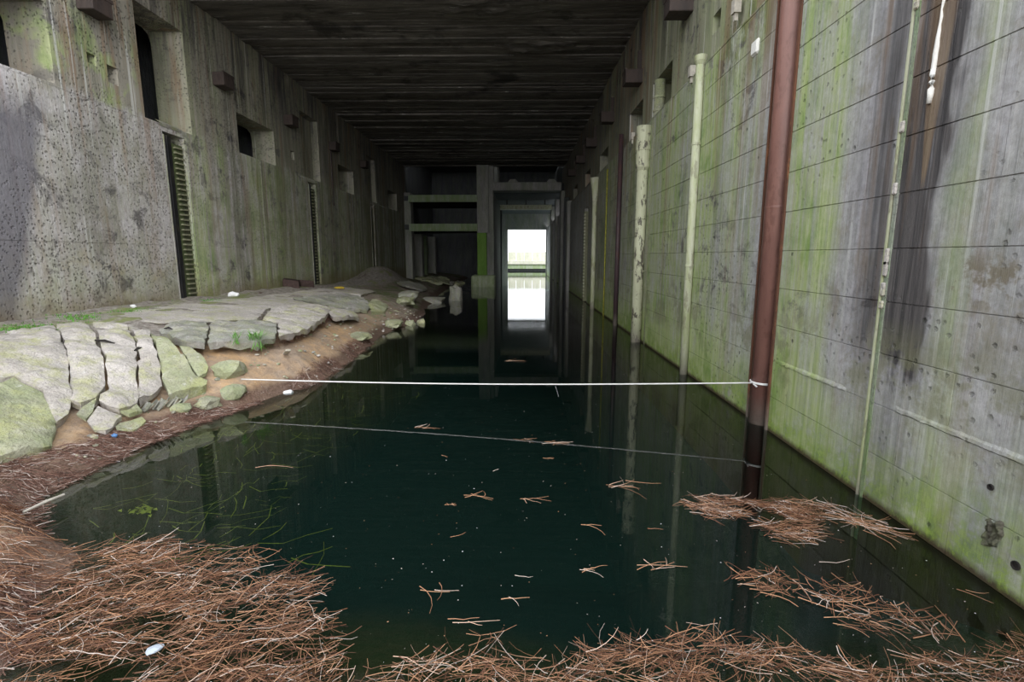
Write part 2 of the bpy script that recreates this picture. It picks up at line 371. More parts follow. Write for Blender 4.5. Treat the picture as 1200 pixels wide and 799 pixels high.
# ------------------------------------------------------------------ mesh helpers
class MB:
    def __init__(s): s.v = []; s.f = []; s.tone = None
    def box(s, x0, x1, y0, y1, z0, z1):
        b = len(s.v)
        s.v += [(x, y, z) for z in (z0, z1) for y in (y0, y1) for x in (x0, x1)]
        s.f += [tuple(b + i for i in q) for q in ((0, 2, 3, 1), (4, 5, 7, 6), (0, 1, 5, 4), (2, 6, 7, 3), (0, 4, 6, 2), (1, 3, 7, 5))]
        return s
    def quad(s, *p):
        b = len(s.v); s.v += [tuple(q) for q in p]; s.f.append(tuple(range(b, b + len(p)))); return s
    def tube(s, pts, r, n=8, cap=True, tone=None):
        pts = [Vector(p) for p in pts]; b = len(s.v); rr = r if isinstance(r, (list, tuple)) else [r] * len(pts)
        for i, p in enumerate(pts):
            t = (pts[min(i + 1, len(pts) - 1)] - pts[max(i - 1, 0)]).normalized()
            u = t.cross(Vector((0, 0, 1)));
            if u.length < .05: u = t.cross(Vector((0, 1, 0)))
            u.normalize(); w = t.cross(u)
            for k in range(n):
                a = 2 * math.pi * k / n; s.v.append(tuple(p + (u * math.cos(a) + w * math.sin(a)) * rr[i]))
            if s.tone is not None: s.tone += [tone] * n
        for i in range(len(pts) - 1):
            for k in range(n):
                q = b + i * n + k; q2 = b + i * n + (k + 1) % n; s.f.append((q, q2, q2 + n, q + n))
        if cap:
            s.f.append(tuple(b + k for k in reversed(range(n)))); s.f.append(tuple(b + (len(pts) - 1) * n + k for k in range(n)))
        return s
    def lathe(s, cx, cy, prof, n=20):
        """closed profile of (radius, z) about a vertical axis"""
        b = len(s.v)
        for r, z in prof:
            for k in range(n):
                a = 2 * math.pi * k / n; s.v.append((cx + r * math.cos(a), cy + r * math.sin(a), z))
        for i in range(len(prof) - 1):
            for k in range(n):
                q = b + i * n + k; q2 = b + i * n + (k + 1) % n; s.f.append((q, q2, q2 + n, q + n))
        s.f.append(tuple(b + k for k in reversed(range(n)))); s.f.append(tuple(b + (len(prof) - 1) * n + k for k in range(n)))
        return s
    def mesh(s, name, mat, smooth=False):
        me = bpy.data.meshes.new(name); me.from_pydata(s.v, [], s.f); me.materials.append(mat)
        if smooth: me.polygons.foreach_set('use_smooth', [True] * len(me.polygons))
        if s.tone:
            at = me.attributes.new('tone', 'FLOAT', 'POINT'); at.data.foreach_set('value', s.tone)
        me.update(); return me
    def build(s, name, mat, parent=None, smooth=False):
        return link(name, s.mesh(name, mat, smooth), parent)

def link(name, me, parent=None, loc=None):
    o = bpy.data.objects.new(name, me); COL.objects.link(o)
    if parent is not None: o.parent = parent
    if loc is not None: o.location = loc
    return o
def fix(o):
    """outward normals"""
    bm = bmesh.new(); bm.from_mesh(o.data); bmesh.ops.recalc_face_normals(bm, faces=bm.faces); bm.to_mesh(o.data); bm.free(); return o
def bevel(o, w, seg=1):
    bm = bmesh.new(); bm.from_mesh(o.data); bmesh.ops.recalc_face_normals(bm, faces=bm.faces)
    bmesh.ops.bevel(bm, geom=bm.edges[:], offset=w, segments=seg, affect='EDGES', clamp_overlap=True)
    bm.to_mesh(o.data); bm.free(); return o
def tag(o, label=None, cat=None, group=None, kind=None):
    for k, v in (('label', label), ('category', cat), ('group', group), ('kind', kind)):
        if v: o[k] = v
    return o
def empty(name, loc):
    o = bpy.data.objects.new(name, None); COL.objects.link(o); o.location = loc; o.empty_display_size = .2; return o
def local(o, root):
    """parent a mesh built in world coordinates to a root that stands elsewhere"""
    o.parent = root
    L = Vector(root.location)
    o.data.transform(Matrix.Translation(-L)); return o
def struct(o, label=None): return tag(o, label, None, None, 'structure')

# ------------------------------------------------------------------ wall shell with openings
def holed_wall(name, X, d, ya, yb, za, zb, holes, mat, room=None, roommat=None):
    """wall face in the plane x=X; each hole (y0,y1,z0,z1,depth,open) is recessed by depth towards d (+1/-1)"""
    m = MB(); dark = MB()
    ys = sorted(set([ya, yb] + [h[i] for h in holes for i in (0, 1)])); zs = sorted(set([za, zb] + [h[i] for h in holes for i in (2, 3)]))
    for a, b in zip(ys, ys[1:]):
        for c, e in zip(zs, zs[1:]):
            if any(h[0] - 1e-4 <= a and b <= h[1] + 1e-4 and h[2] - 1e-4 <= c and e <= h[3] + 1e-4 for h in holes): continue
            m.quad((X, a, c), (X, b, c), (X, b, e), (X, a, e))
    for y0, y1, z0, z1, dep, op in holes:
        B = X + d * dep
        m.quad((X, y0, z0), (X, y1, z0), (B, y1, z0), (B, y0, z0)); m.quad((X, y0, z1), (B, y0, z1), (B, y1, z1), (X, y1, z1))
        m.quad((X, y0, z0), (B, y0, z0), (B, y0, z1), (X, y0, z1)); m.quad((X, y1, z0), (X, y1, z1), (B, y1, z1), (B, y1, z0))
        if not op: m.quad((B, y0, z0), (B, y1, z0), (B, y1, z1), (B, y0, z1))
        else:
            # splayed inner frame round the dark hole, corners cut off, then the passage behind the wall
            c = .22; F = B
            m.quad((F, y1, z1), (F, y1 - c * 1.4, z1), (F, y1 - c * .4, z1 - c * .45), (F, y1, z1 - c * 1.6))
            m.quad((F, y1, z0), (F, y1, z0 + c), (F, y1 - c * .3, z0 + c * .25), (F, y1 - c, z0))
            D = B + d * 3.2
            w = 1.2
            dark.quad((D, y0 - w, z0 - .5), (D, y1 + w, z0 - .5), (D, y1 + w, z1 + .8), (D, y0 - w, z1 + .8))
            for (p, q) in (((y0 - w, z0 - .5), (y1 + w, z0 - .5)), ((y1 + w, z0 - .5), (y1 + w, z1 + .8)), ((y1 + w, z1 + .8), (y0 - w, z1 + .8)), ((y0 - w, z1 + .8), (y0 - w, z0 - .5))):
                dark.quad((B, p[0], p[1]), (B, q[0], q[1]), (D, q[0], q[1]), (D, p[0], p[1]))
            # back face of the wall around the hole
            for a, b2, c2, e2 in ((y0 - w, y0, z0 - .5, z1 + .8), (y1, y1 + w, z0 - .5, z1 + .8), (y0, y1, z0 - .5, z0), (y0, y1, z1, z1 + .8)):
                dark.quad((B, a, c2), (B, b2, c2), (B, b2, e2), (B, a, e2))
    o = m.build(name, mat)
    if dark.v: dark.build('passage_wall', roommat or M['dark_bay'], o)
    return o

PI = math.pi
# right wall: lower casing backing, upper wall with niches
SLOT_Y = (7.52, 8.12)
wr = holed_wall('wall_right', XR + .014, 1, Y0, YE + 1, -1.6, LEDGE,
                [(SLOT_Y[0], SLOT_Y[1], -1.6 + .01, LEDGE - .01, .35, False), (28.6, 30.2, .02, 5.3, .5, False), (40.5, 41.6, -.5, 6.4, .5, False), (47.5, 49.5, -.5, 6.4, .6, False)], M['wall_right'])
struct(wr, 'tall right wall of algae streaked concrete with course joints')
ur = holed_wall('wall_right_upper', XR + .10, 1, Y0, YB + 3, LEDGE, ZC + .05,
                [(13.9, 15.8, 6.5, 7.48, .9, True), (17.0, 18.9, 6.5, 7.45, .9, True), (23.3, 25.5, 6.5, 7.3, .9, True), (28.8, 31.0, 6.5, 7.3, .9, True), (35, 37.5, 6.5, 7.3, .9, True),
                 (10.75, 11.15, 6.95, 7.3, .4, False)], M['wall_right'])
struct(ur, 'upper right wall above the ledge with dark window niches')
lg = MB().box(XR - .004, XR + .12, Y0, SLOT_Y[0] - .05, LEDGE, LEDGE + .03).box(XR - .004, XR + .12, SLOT_Y[1] + .05, YB, LEDGE, LEDGE + .03)
lg.build('ledge_edge', M['wall_right'], wr)

# course panels of the right wall: 12 courses of 0.535 m, cut off past 25 m where the joints are under a pixel
CH = .535
pan_me = {}
def panel_mesh(w, h):
    k = (round(w, 2), round(h, 2))
    if k in pan_me: return pan_me[k]
    m = MB(); g = .0020; b = .0042; t = .011
    a = [(0, g, g), (0, w - g, g), (0, w - g, h - g), (0, g, h - g)]
    f = [(-t, g + b, g + b), (-t, w - g - b, g + b), (-t, w - g - b, h - g - b), (-t, g + b, h - g - b)]
    m.quad(*f)
    for i in range(4):
        j = (i + 1) % 4; m.quad(a[i], a[j], f[j], f[i])
    pan_me[k] = m.mesh('panel', M['wall_right']); return pan_me[k]
def add_panel(y, w, k, z0=None, h=CH):
    o = link('panel', panel_mesh(w, h), wr); z = k * CH if z0 is None else z0
    o.location = (XR + .012 + R.uniform(-.0015, .001), y, z)
    o.rotation_euler = (0, R.uniform(-.002, .002), R.uniform(-.0007, .0007))
zones = [(Y0, SLOT_Y[0] - .05), (SLOT_Y[1] + .05, 26.0)]
npan = 0
for k in range(-1, 12):
    for za, zb in zones:
        y = za - (.55 if za < 0 and k % 2 else 0)
        while y < zb - .3:
            w = R.choice((1.25, 1.6, 1.6, 2.1)) if y < 12 else R.choice((1.6, 2.1, 2.6))
            if y + w > zb - .4: w = round(zb - y, 2)
            add_panel(y, w, k, h=CH); y += w; npan += 1

# left wall: lower face with slots, upper zone with deep openings
SL = [(14.62, 15.55), (24.45, 25.3), (34.5, 35.3)]
LOW = 6.12
wl = holed_wall('wall_left', XL - .012, -1, Y0, YB + 1.0, -.6, LOW, [(a, b, .9, 5.98 if i == 0 else 6.0, .38, False) for i, (a, b) in enumerate(SL)], M['wall_left'])
struct(wl, 'left wall of pitted grey concrete with green runs')
ops = [(8.7, 11.38, 6.17, 7.75, .92, True), (14.0, 15.95, 6.17, 9.0, .95, True), (18.57, 21.3, 6.17, 7.5, .9, True), (24.0, 26.0, 6.17, 9.0, .35, False), (28.6, 31.2, 6.17, 7.5, .9, True),
       (34.0, 36.0, 6.17, 9.0, .3, False), (39.2, 42.0, 6.17, 7.5, .9, True), (12.32, 12.58, 6.92, 7.15, .25, False), (12.88, 13.2, 6.68, 7.08, .35, False), (22.75, 23.1, 6.7, 7.05, .4, False)]
ul = holed_wall('wall_left_upper', XL - .005, -1, Y0, YB + 1.0, LOW + .0, ZC + .05, ops, M['wall_left'])
struct(ul, 'upper left wall with deep window openings and dark stains')
# cast sections of the lower left wall
lpm = {}
def lpanel(y, w, z, h):
    k = (round(w, 2), round(h, 2))
    if k not in lpm:
        m = MB(); g = .002; b = .003; t = .010
        a = [(0, g, g), (0, w - g, g), (0, w - g, h - g), (0, g, h - g)]; f = [(t, g + b, g + b), (t, w - g - b, g + b), (t, w - g - b, h - g - b), (t, g + b, h - g - b)]
        m.quad(*f)
        for i in range(4):
            j = (i + 1) % 4; m.quad(a[i], a[j], f[j], f[i])
        lpm[k] = m.mesh('panel', M['wall_left'])
    o = link('panel', lpm[k], wl); o.location = (XL - .010 + R.uniform(-.001, .001), y, z); o.rotation_euler = (0, R.uniform(-.002, .002), 0)
spans = [(Y0, SL[0][0] - .04)] + [(SL[i][1] + .04, SL[i + 1][0] - .04) for i in range(2)]
for a, b in spans:
    n = max(2, round((b - a) / 3.6)); w = (b - a) / n
    for i in range(n):
        for z, h in ((.4, 2.5), (2.9, 3.2)): lpanel(a + i * w, w, z, h)

# ceiling: board-marked strips running across the pen, each its own piece with its own level
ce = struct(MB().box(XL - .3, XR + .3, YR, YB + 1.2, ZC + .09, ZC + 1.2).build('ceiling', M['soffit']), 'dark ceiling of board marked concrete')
st = []
for i in range(3):
    m = MB(); n = 14; xs = [XL - .1 + (XR - XL + .3) * j / n for j in range(n + 1)]
    b = 0; rr = random.Random(50 + i); w = .36
    for j, x in enumerate(xs):
        e0 = rr.uniform(0, .012); e1 = rr.uniform(0, .012); dz = rr.uniform(-.006, .006)
        m.v += [(x, 0, .1), (x, e0, dz), (x, w - e1, dz + rr.uniform(-.008, .008)), (x, w, .1)]
    for j in range(n):
        for q in range(3): a = j * 4 + q; m.f.append((a, a + 1, a + 5, a + 4))
    st.append(m.mesh('plank', M['soffit']))
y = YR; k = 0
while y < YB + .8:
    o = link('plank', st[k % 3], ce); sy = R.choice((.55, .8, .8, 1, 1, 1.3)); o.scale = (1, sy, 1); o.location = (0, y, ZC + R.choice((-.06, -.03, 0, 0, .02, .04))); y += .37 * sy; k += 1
# broken patches of the soffit: exposed rough concrete hanging below the boards
for cx, cy, sx, sy in ((-.9, 17.0, 2.0, 1.0), (.6, 20.0, 1.6, .9), (-1.9, 30.5, 1.6, 1.4), (.3, 33.5, 2.2, 1.8)):
    m = MB(); nn = 22
    for i in range(nn + 1):
        for j in range(nn + 1):
            u = (i / nn * 2 - 1); v = (j / nn * 2 - 1); r = math.hypot(u, v)
            h = (1 - sst(.45, 1, r)) * (.10 + .11 * noise.fractal(Vector((cx + u * 2.2, cy + v * 2.2, 3)), .8, 2, 4))
            m.v.append((cx + u * sx, cy + v * sy, ZC + .02 - max(h, -.02) - (0 if r < 1 else -.1)))
    for i in range(nn):
        for j in range(nn): a = i * (nn + 1) + j; m.f.append((a, a + nn + 1, a + nn + 2, a + 1))
    m.build('spalled_patch', M['soffit'], ce, True)
# cracks / pipe stub lines on the ceiling are left to the material

# ------------------------------------------------------------------ far bay, pier, deck beams, inner passage
def sbox(name, b, mat, label=None, bev=.02, parent=None):
    o = MB().box(*b).build(name, mat, parent)
    bevel(o, bev)
    return struct(o, label) if parent is None else o
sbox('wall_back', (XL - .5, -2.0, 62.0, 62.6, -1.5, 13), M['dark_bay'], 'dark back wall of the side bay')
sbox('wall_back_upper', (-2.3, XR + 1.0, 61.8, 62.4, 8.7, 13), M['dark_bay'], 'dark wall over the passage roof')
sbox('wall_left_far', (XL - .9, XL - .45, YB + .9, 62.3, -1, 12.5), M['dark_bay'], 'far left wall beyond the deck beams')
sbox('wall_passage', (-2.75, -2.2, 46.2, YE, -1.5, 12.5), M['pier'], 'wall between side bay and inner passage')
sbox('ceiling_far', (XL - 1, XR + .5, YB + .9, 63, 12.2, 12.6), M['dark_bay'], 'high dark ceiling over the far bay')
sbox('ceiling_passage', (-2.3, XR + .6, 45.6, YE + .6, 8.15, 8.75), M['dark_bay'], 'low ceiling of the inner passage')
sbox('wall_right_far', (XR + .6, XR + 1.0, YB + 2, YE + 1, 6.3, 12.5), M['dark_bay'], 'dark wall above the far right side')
sbox('trim_1', (XL - .45, XL + .55, YB + .2, YB + 1.3, .0, 7.9), M['pier'], 'pilaster at the left end of the deck beams')
pr = struct(empty('pier', (-2.9, 44.6, 0)), 'square concrete pier between side bay and passage')
def pb(name, b, mat, bev=.03):
    o = MB().box(*b).build(name, mat); bevel(o, bev); return local(o, pr)
pb('footing', (-4.05, -2.02, 43.6, 46.2, -1.2, .98), M['footing'], .12)
pb('shaft', (-3.55, -2.55, 44.4, 46.0, 4.55, 10.1), M['pier'])
pb('shaft_casing', (-3.55, -2.75, 44.36, 45.9, .95, 4.55), M['pier_green'])
pb('shaft_side', (-2.75, -2.15, 44.7, 46.1, .95, 10.1), M['pier'])
for z0, z1, lab in ((7.08, 7.66, 'upper of the two green edged concrete decks across the side bay'), (4.68, 5.30, 'lower of the two green edged concrete decks across the side bay')):
    r = tag(empty('deck_beam', (-6.4, 44.5, z0)), lab, 'beam')
    o = MB().box(XL + .45, -3.5, 44.2, 44.6, z0, z1).build('edge_beam', M['slab_edge']); bevel(o, .03); local(o, r)
    o = MB().box(XL - .4, -3.4, 44.6, 52, z0 + .15, z1 - .05).build('deck_slab', M['dark_bay']); bevel(o, .03); local(o, r)
bm_ = tag(empty('cross_beam', (.7, 44.6, 8.0)), 'heavy concrete cross beam over the water before the inner passage', 'beam')
o = MB().box(-2.25, 3.55, 44.3, 45.7, 8.0, 8.68).build('beam', M['pier']); bevel(o, .04); local(o, bm_)
for x0 in (-.95, 2.3):
    m = MB(); m.v = [(x0, 44.4, 8.68), (x0 + .9, 44.4, 8.68), (x0 + .9, 45.6, 8.68), (x0, 45.6, 8.68), (x0 + .2, 44.5, 8.95), (x0 + .65, 44.5, 8.95), (x0 + .65, 45.5, 8.95), (x0 + .2, 45.5, 8.95)]
    m.f = [(0, 1, 5, 4), (1, 2, 6, 5), (2, 3, 7, 6), (3, 0, 4, 7), (4, 5, 6, 7), (3, 2, 1, 0)]
    local(m.build('seat_block', M['pier']), bm_)
cr = tag(empty('crane_rail', (.7, 53, 7.4)), 'pale steel girder hung under the passage ceiling', 'girder')
local(MB().box(-1.9, 3.3, 52.9, 53.2, 7.25, 7.60).box(-1.9, 3.3, 52.7, 53.4, 7.20, 7.27).box(-1.9, 3.3, 52.7, 53.4, 7.58, 7.65).build('web', M['pale_thin']), cr)
for x in (-1.2, .7, 2.6): local(MB().box(x - .08, x + .08, 52.95, 53.15, 7.6, 8.2).build('hanger', M['black_steel']), cr)
# exit portal
ex = struct(empty('exit_portal', (1, YE, 0)), 'far exit frame of the passage')
for nm, b in (('lintel', (-2.4, XR + .7, YE - .3, YE + .4, 6.1, 9.0)), ('jamb', (-2.4, -1.50, YE - .3, YE + .4, -1.4, 6.15)), ('jamb', (XR - .10, XR + .8, YE - .3, YE + .4, -1.4, 6.15))):
    o = MB().box(*b).build(nm, M['pier']); bevel(o, .03); local(o, ex)
# pilasters on the right side near the far end and along the far left wall
for i, (a, b) in enumerate(((38.6, 39.6), (44.4, 46.0), (51.0, 52.2), (58, 59))):
    sbox('trim_%d' % (i + 2), (XR - .22, XR + .3, a, b, -1.2, 8.0 if a > 40 else 6.6), M['pier'], None)
for i, y in enumerate((46.5, 49.5, 53.5, 57.5)):
    sbox('trim_%d' % (i + 6), (XL - .5, XL + .2 + .3 * (i % 2), y, y + 1.0, -.3, 4.7), M['slab_edge'] if i % 2 == 0 else M['pier'], None)
# quay outside the exit
q = tag(empty('quay_wall', (2, 92, 0)), 'sunlit concrete quay seen through the far exit', 'quay')
for nm, b, mt in (('deck', (-14, 18, 92, 96, 1.15, 1.75), 'quay'), ('algae_band', (-14, 18, 92.4, 95, .35, 1.15), 'slab_edge'), ('undercroft', (-14, 18, 93.2, 95, -1.4, .4), 'dark_bay')):
    o = MB().box(*b).build(nm, M[mt]); bevel(o, .03); local(o, q)
for i in range(22):
    x = -13.5 + i * 1.45
    local(MB().box(x, x + 1.38, 92.5, 92.62, 1.75, 3.35).build('parapet_panel', M['quay']), q)

# ------------------------------------------------------------------ bank, bed and water
def terrain():
    m = MB(); xs = []; x = XL - .45
    while x < XR + .45:
        xs.append(x); x += .13 if x < -2.8 else .5
    xs.append(XR + .5)
    ys = []; y = -9.0
    while y < 63:
        ys.append(y); y += (.4 if y < 1 else .11 if y < 12 else .2 if y < 24 else .5)
    for y in ys:
        for x in xs:
            z = ground(min(max(x, XL), XR), y)
            n = noise.fractal(Vector((x * 1.1, y * 1.1, 0)), .9, 2, 5)
            z += n * (.07 if z > -.25 else .02)
            m.v.append((x, y, z))
    W = len(xs)
    for j in range(len(ys) - 1):
        for i in range(W - 1): a = j * W + i; m.f.append((a, a + 1, a + W + 1, a + W))
    return m.build('floor', M['soil'], None, True)
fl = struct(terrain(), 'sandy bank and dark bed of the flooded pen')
struct(MB().box(-60, 60, YE - 1.5, 140, -1.9, -1.7).build('floor_outside', M['soil']), 'harbour bed outside')
struct(MB().box(-60, 60, -40, -9.0, .85, 1.1).build('ground_outside', M['soil']), 'ground outside the pen mouth')
struct(MB().quad((XL, 1.2, 0), (XR + .4, 1.2, 0), (XR + .4, YE + .5, 0), (XL, YE + .5, 0)).quad((-60, YE + .5, 0), (60, YE + .5, 0), (60, 140, 0), (-60, 140, 0)).build('water_surface', M['water']), 'still dark green water filling the pen')

# ------------------------------------------------------------------ slabs lying on the bank
def slab(poly, thick, mat, label, lift=0.0, tilt=(0, 0), cell=.10, rough=.06, name='concrete_slab', cat='slab', ribs=None, seed=0, grow=1.02):
    rr = random.Random(seed); pts = []
    for i, (x, y) in enumerate(poly):                       # jagged broken outline
        x2, y2 = poly[(i + 1) % len(poly)]; L = math.hypot(x2 - x, y2 - y); n = max(1, int(L / .12)); n = min(n, 14)
        for k in range(n):
            t = k / n; j = 0 if k == 0 else min(.025, L * .1)
            pts.append((x + (x2 - x) * t + rr.uniform(-j, j), y + (y2 - y) * t + rr.uniform(-j, j)))
    cx = sum(p[0] for p in pts) / len(pts); cy = sum(p[1] for p in pts) / len(pts)
    bm = bmesh.new(); vs_ = [bm.verts.new((x, y, 0)) for x, y in pts]
    try: bm.faces.new(vs_)
    except ValueError: pass
    bmesh.ops.triangulate(bm, faces=bm.faces[:])
    for _ in range(4):
        es = [e for e in bm.edges if e.calc_length() > cell * 2.2]
        if not es: break
        bmesh.ops.subdivide_edges(bm, edges=es, cuts=1); bmesh.ops.triangulate(bm, faces=[f for f in bm.faces if len(f.verts) > 3])
    edge = {v for e in bm.edges if e.is_boundary for v in e.verts}
    topv = bm.verts[:]; bf = bm.faces[:]
    ret = bmesh.ops.duplicate(bm, geom=bm.faces[:] + bm.edges[:] + bm.verts[:])
    vm = ret['vert_map']; low = {v: vm[v] for v in topv}
    be = [e for e in bm.edges if e.is_boundary and e.verts[0] in low and e.verts[1] in low]
    for e in be:
        a, b = e.verts
        try: bm.faces.new((a, b, low[b], low[a]))
        except ValueError: pass
    for v in topv:
        v.co.x = cx + (v.co.x - cx) * grow; v.co.y = cy + (v.co.y - cy) * grow
        x, y = v.co.x, v.co.y
        z = top(x, y) + lift + (x - cx) * tilt[0] + (y - cy) * tilt[1]
        f = noise.fractal(Vector((x * 3.1, y * 3.1, seed * 3.7)), .8, 2, 5) * rough
        if ribs: f += ribs[1] * abs(math.sin((x * ribs[2] + y * ribs[3]) * ribs[0]))
        g = noise.noise(Vector((x * 7, y * 7, seed + 9.1)))
        lo = z - thick * (.8 + .45 * g) - .01
        v.co.z = z + f - (.025 if v in edge else 0)
        w = low[v]; w.co = Vector((x - (x - cx) * .04, y - (y - cy) * .04, min(lo, v.co.z - .03)))
    bmesh.ops.recalc_face_normals(bm, faces=bm.faces)
    me = bpy.data.meshes.new(name); bm.to_mesh(me); bm.free(); me.materials.append(mat)
    me.transform(Matrix.Translation((-cx, -cy, 0))); me.polygons.foreach_set('use_smooth', [True] * len(me.polygons))
    try:
        me.set_sharp_from_angle(angle=math.radians(48))
    except Exception: pass
    o = link(name, me); o.location = (cx, cy, 0)
    return tag(o, label, cat)
SL_ = 'concrete_slab'
S = {
'A': [(-6.93, 6.41), (-6.93, 6.57), (-6.94, 6.76), (-6.53, 6.71), (-6.22, 6.48), (-5.96, 6.23), (-5.81, 5.98), (-5.84, 5.63), (-5.89, 5.46), (-5.95, 5.1), (-6.9, 5.1), (-7.3, 5.8)],
'B': [(-8.2, 5.9), (-8.56, 8.05), (-8.76, 8.96), (-8.70, 9.35), (-7.07, 7.74), (-6.29, 6.86), (-6.13, 6.61), (-6.08, 6.38), (-6.25, 6.50), (-6.55, 6.75), (-6.96, 6.81), (-7.35, 6.2), (-7.4, 5.8)],
'C': [(-8.62, 9.38), (-8.35, 9.74), (-6.81, 8.10), (-6.27, 7.46), (-6.10, 7.06), (-6.12, 6.84), (-6.25, 6.84), (-6.35, 6.98), (-7.07, 7.79)],
'C2': [(-8.28, 9.79), (-7.80, 9.97), (-6.52, 8.50), (-6.13, 7.9), (-5.81, 7.46), (-5.82, 7.13), (-6.07, 7.10), (-6.23, 7.5), (-6.78, 8.15)],
'C3': [(-7.74, 9.99), (-7.11, 9.62), (-6.25, 8.59), (-5.86, 8.1), (-5.80, 7.75), (-5.80, 7.50), (-6.10, 7.94), (-6.49, 8.53)],
'D': [(-7.02, 9.56), (-6.43, 9.19), (-6.06, 8.93), (-5.62, 8.61), (-5.43, 8.61), (-5.39, 8.51), (-5.65, 7.94), (-5.82, 8.13), (-6.20, 8.6)],
'E': [(-6.23, 9.19), (-6.11, 9.24), (-5.91, 9.17), (-5.56, 8.90), (-5.53, 8.78), (-5.60, 8.66), (-5.87, 8.83)],
'F': [(-7.36, 10.66), (-6.82, 11.02), (-6.38, 10.33), (-5.93, 9.44), (-6.17, 9.31), (-6.46, 9.45), (-7.0, 9.8)],
'F2': [(-6.76, 11.07), (-6.24, 12.1), (-5.81, 12.1), (-5.14, 10.6), (-5.25, 10.06), (-5.59, 9.76), (-5.86, 9.47), (-6.29, 10.3)],
'G1': [(-6.06, 6.68), (-6.08, 6.82), (-6.06, 7.04), (-5.98, 6.85), (-5.93, 6.67)],
'G2': [(-5.9, 6.65), (-6.01, 6.99), (-5.85, 7.01), (-5.7, 7.01), (-5.61, 6.59), (-5.74, 6.56)],
'G3': [(-5.78, 7.09), (-5.77, 7.4), (-5.64, 7.33), (-5.66, 7.09)],
'G4': [(-5.65, 6.9), (-5.59, 7.24), (-5.49, 7.18), (-5.46, 6.88), (-5.59, 6.74)],
'I': [(-6.15, 12.2), (-6.9, 14.2), (-6.6, 16.6), (-6.0, 16.4), (-5.35, 14.0), (-5.08, 12.3), (-5.05, 11.2), (-5.12, 10.75), (-5.75, 12.15)],
'J': [(-7.6, 17.2), (-7.3, 20.5), (-6.3, 20.4), (-5.6, 19.2), (-5.45, 18.2), (-5.75, 17.6), (-6.3, 16.9)],
'J2': [(-6.3, 16.75), (-6.0, 17.2), (-5.55, 17.4), (-5.25, 16.6), (-5.1, 15.2), (-5.28, 14.4), (-5.7, 15.2)],
'K': [(-5.6, 19.0), (-5.9, 20.6), (-5.2, 20.3), (-5.05, 19.2), (-5.3, 18.3)],
'L': [(-7.36, 31.0), (-7.2, 33.5), (-6.4, 34.5), (-5.9, 33.0), (-5.9, 31.0), (-6.6, 30.0)],
'M': [(-7.4, 44.0), (-7.0, 46), (-6.2, 45.8), (-5.9, 43.5), (-6.6, 42.6)],
}
T_ = [
('A', .16, 'slab_green', 'moss-stained broken concrete slab nearest the camera at the left edge of the bank', -.01, (0, 0), None, 0),
('B', .15, 'slab', 'large grey-beige tilted concrete slab behind the mossy one at the left edge', .0, (0, 0), (3.0, .03, .6, .5), 1),
('C', .14, 'slab', 'ribbed grey slab with a pale patch, left of the three ribbed slabs on the slope', .01, (0, 0), (2.6, .05, .8, -.62), 2),
('C2', .13, 'slab', 'ribbed slab with a wavy broken lower lip, middle of the three ribbed slabs on the slope', .0, (0, 0), (2.6, .06, .8, -.62), 3),
('C3', .13, 'slab', 'narrow ribbed slab with pale lower end, right of the three ribbed slabs on the slope', .015, (0, 0), (2.6, .05, .8, -.62), 4),
('D', .13, 'slab_green', 'yellow-green lichened slab with straight split on the right end of the slope', .02, (0, 0), (2.2, .04, .8, -.62), 5),
('E', .12, 'slab_green', 'small lichened slab leaning behind the yellow-green slab with the notched corner', -.01, (0, 0), None, 6),
('F', .20, 'slab_grey', 'dark grey crumbling block of ledge above the small lichened slab', .03, (0, 0), None, 7),
('F2', .20, 'slab_grey', 'long grey ledge block with green plants hanging below its right end', .03, (0, 0), None, 8),
('G1', .07, 'rubble', 'small triangular slab fragment on the orange sand under the ribbed slabs', .02, (0, .2), None, 9),
('G2', .08, 'slab', 'bright pale pointed slab fragment lying on the orange sand', .01, (.05, 0), None, 10),
('G3', .08, 'rubble', 'small pale slab fragment just right of the pointed one on the sand', .04, (0, 0), None, 11),
('G4', .07, 'slab_green', 'flat greenish fragment at the foot of the sand beside the reed strand', .0, (0, 0), None, 12),
('I', .18, 'slab', 'broad lichened slab overhanging the washed-out sand bank near the plants', .04, (0, 0), None, 13),
('J', .15, 'slab_grey', 'flat slab with a pale round lobe near the small dark mossy block', .06, (0, 0), None, 14),
('J2', .16, 'slab', 'undercut slab below the round-lobed slab over the sandy hollow', .0, (0, 0), None, 15),
('K', .22, 'slab_green', 'small dark mossy broken block at the end of the overhanging ledge', .06, (0, 0), None, 16),
('L', .16, 'slab_grey', 'far flat slab jutting over an orange hollow before the dark bay', .22, (0, 0), None, 17),
('M', .18, 'slab_green', 'farthest mossy slab on the bank beside the pier footing', .25, (0, 0), None, 18),
]
S['P'] = [(-8.9, 10.9), (-7.5, 10.6), (-6.95, 11.2), (-6.35, 12.3), (-7.05, 14.3), (-6.75, 16.8), (-7.7, 17.2), (-7.45, 20.6), (-6.6, 21.2), (-6.9, 24.5), (-8.3, 24.0), (-8.6, 18), (-9.0, 14)]
T_.append(('P', .15, 'slab', 'wide flat pale apron slab between the broken ledge and the dirt along the left wall', .012, (0, 0), None, 19))
for k, th, mt, lab, lift, tilt, ribs, sd in T_:
    slab(S[k], th, M[mt], lab, lift, tilt, ribs=ribs, seed=sd, rough=.015 if k == 'P' else .06, grow=1.0 if k[0] in 'GK' else 1.025, cell=.16 if k == 'P' else .09 if k in 'ABCDEFC2C3' else .12)

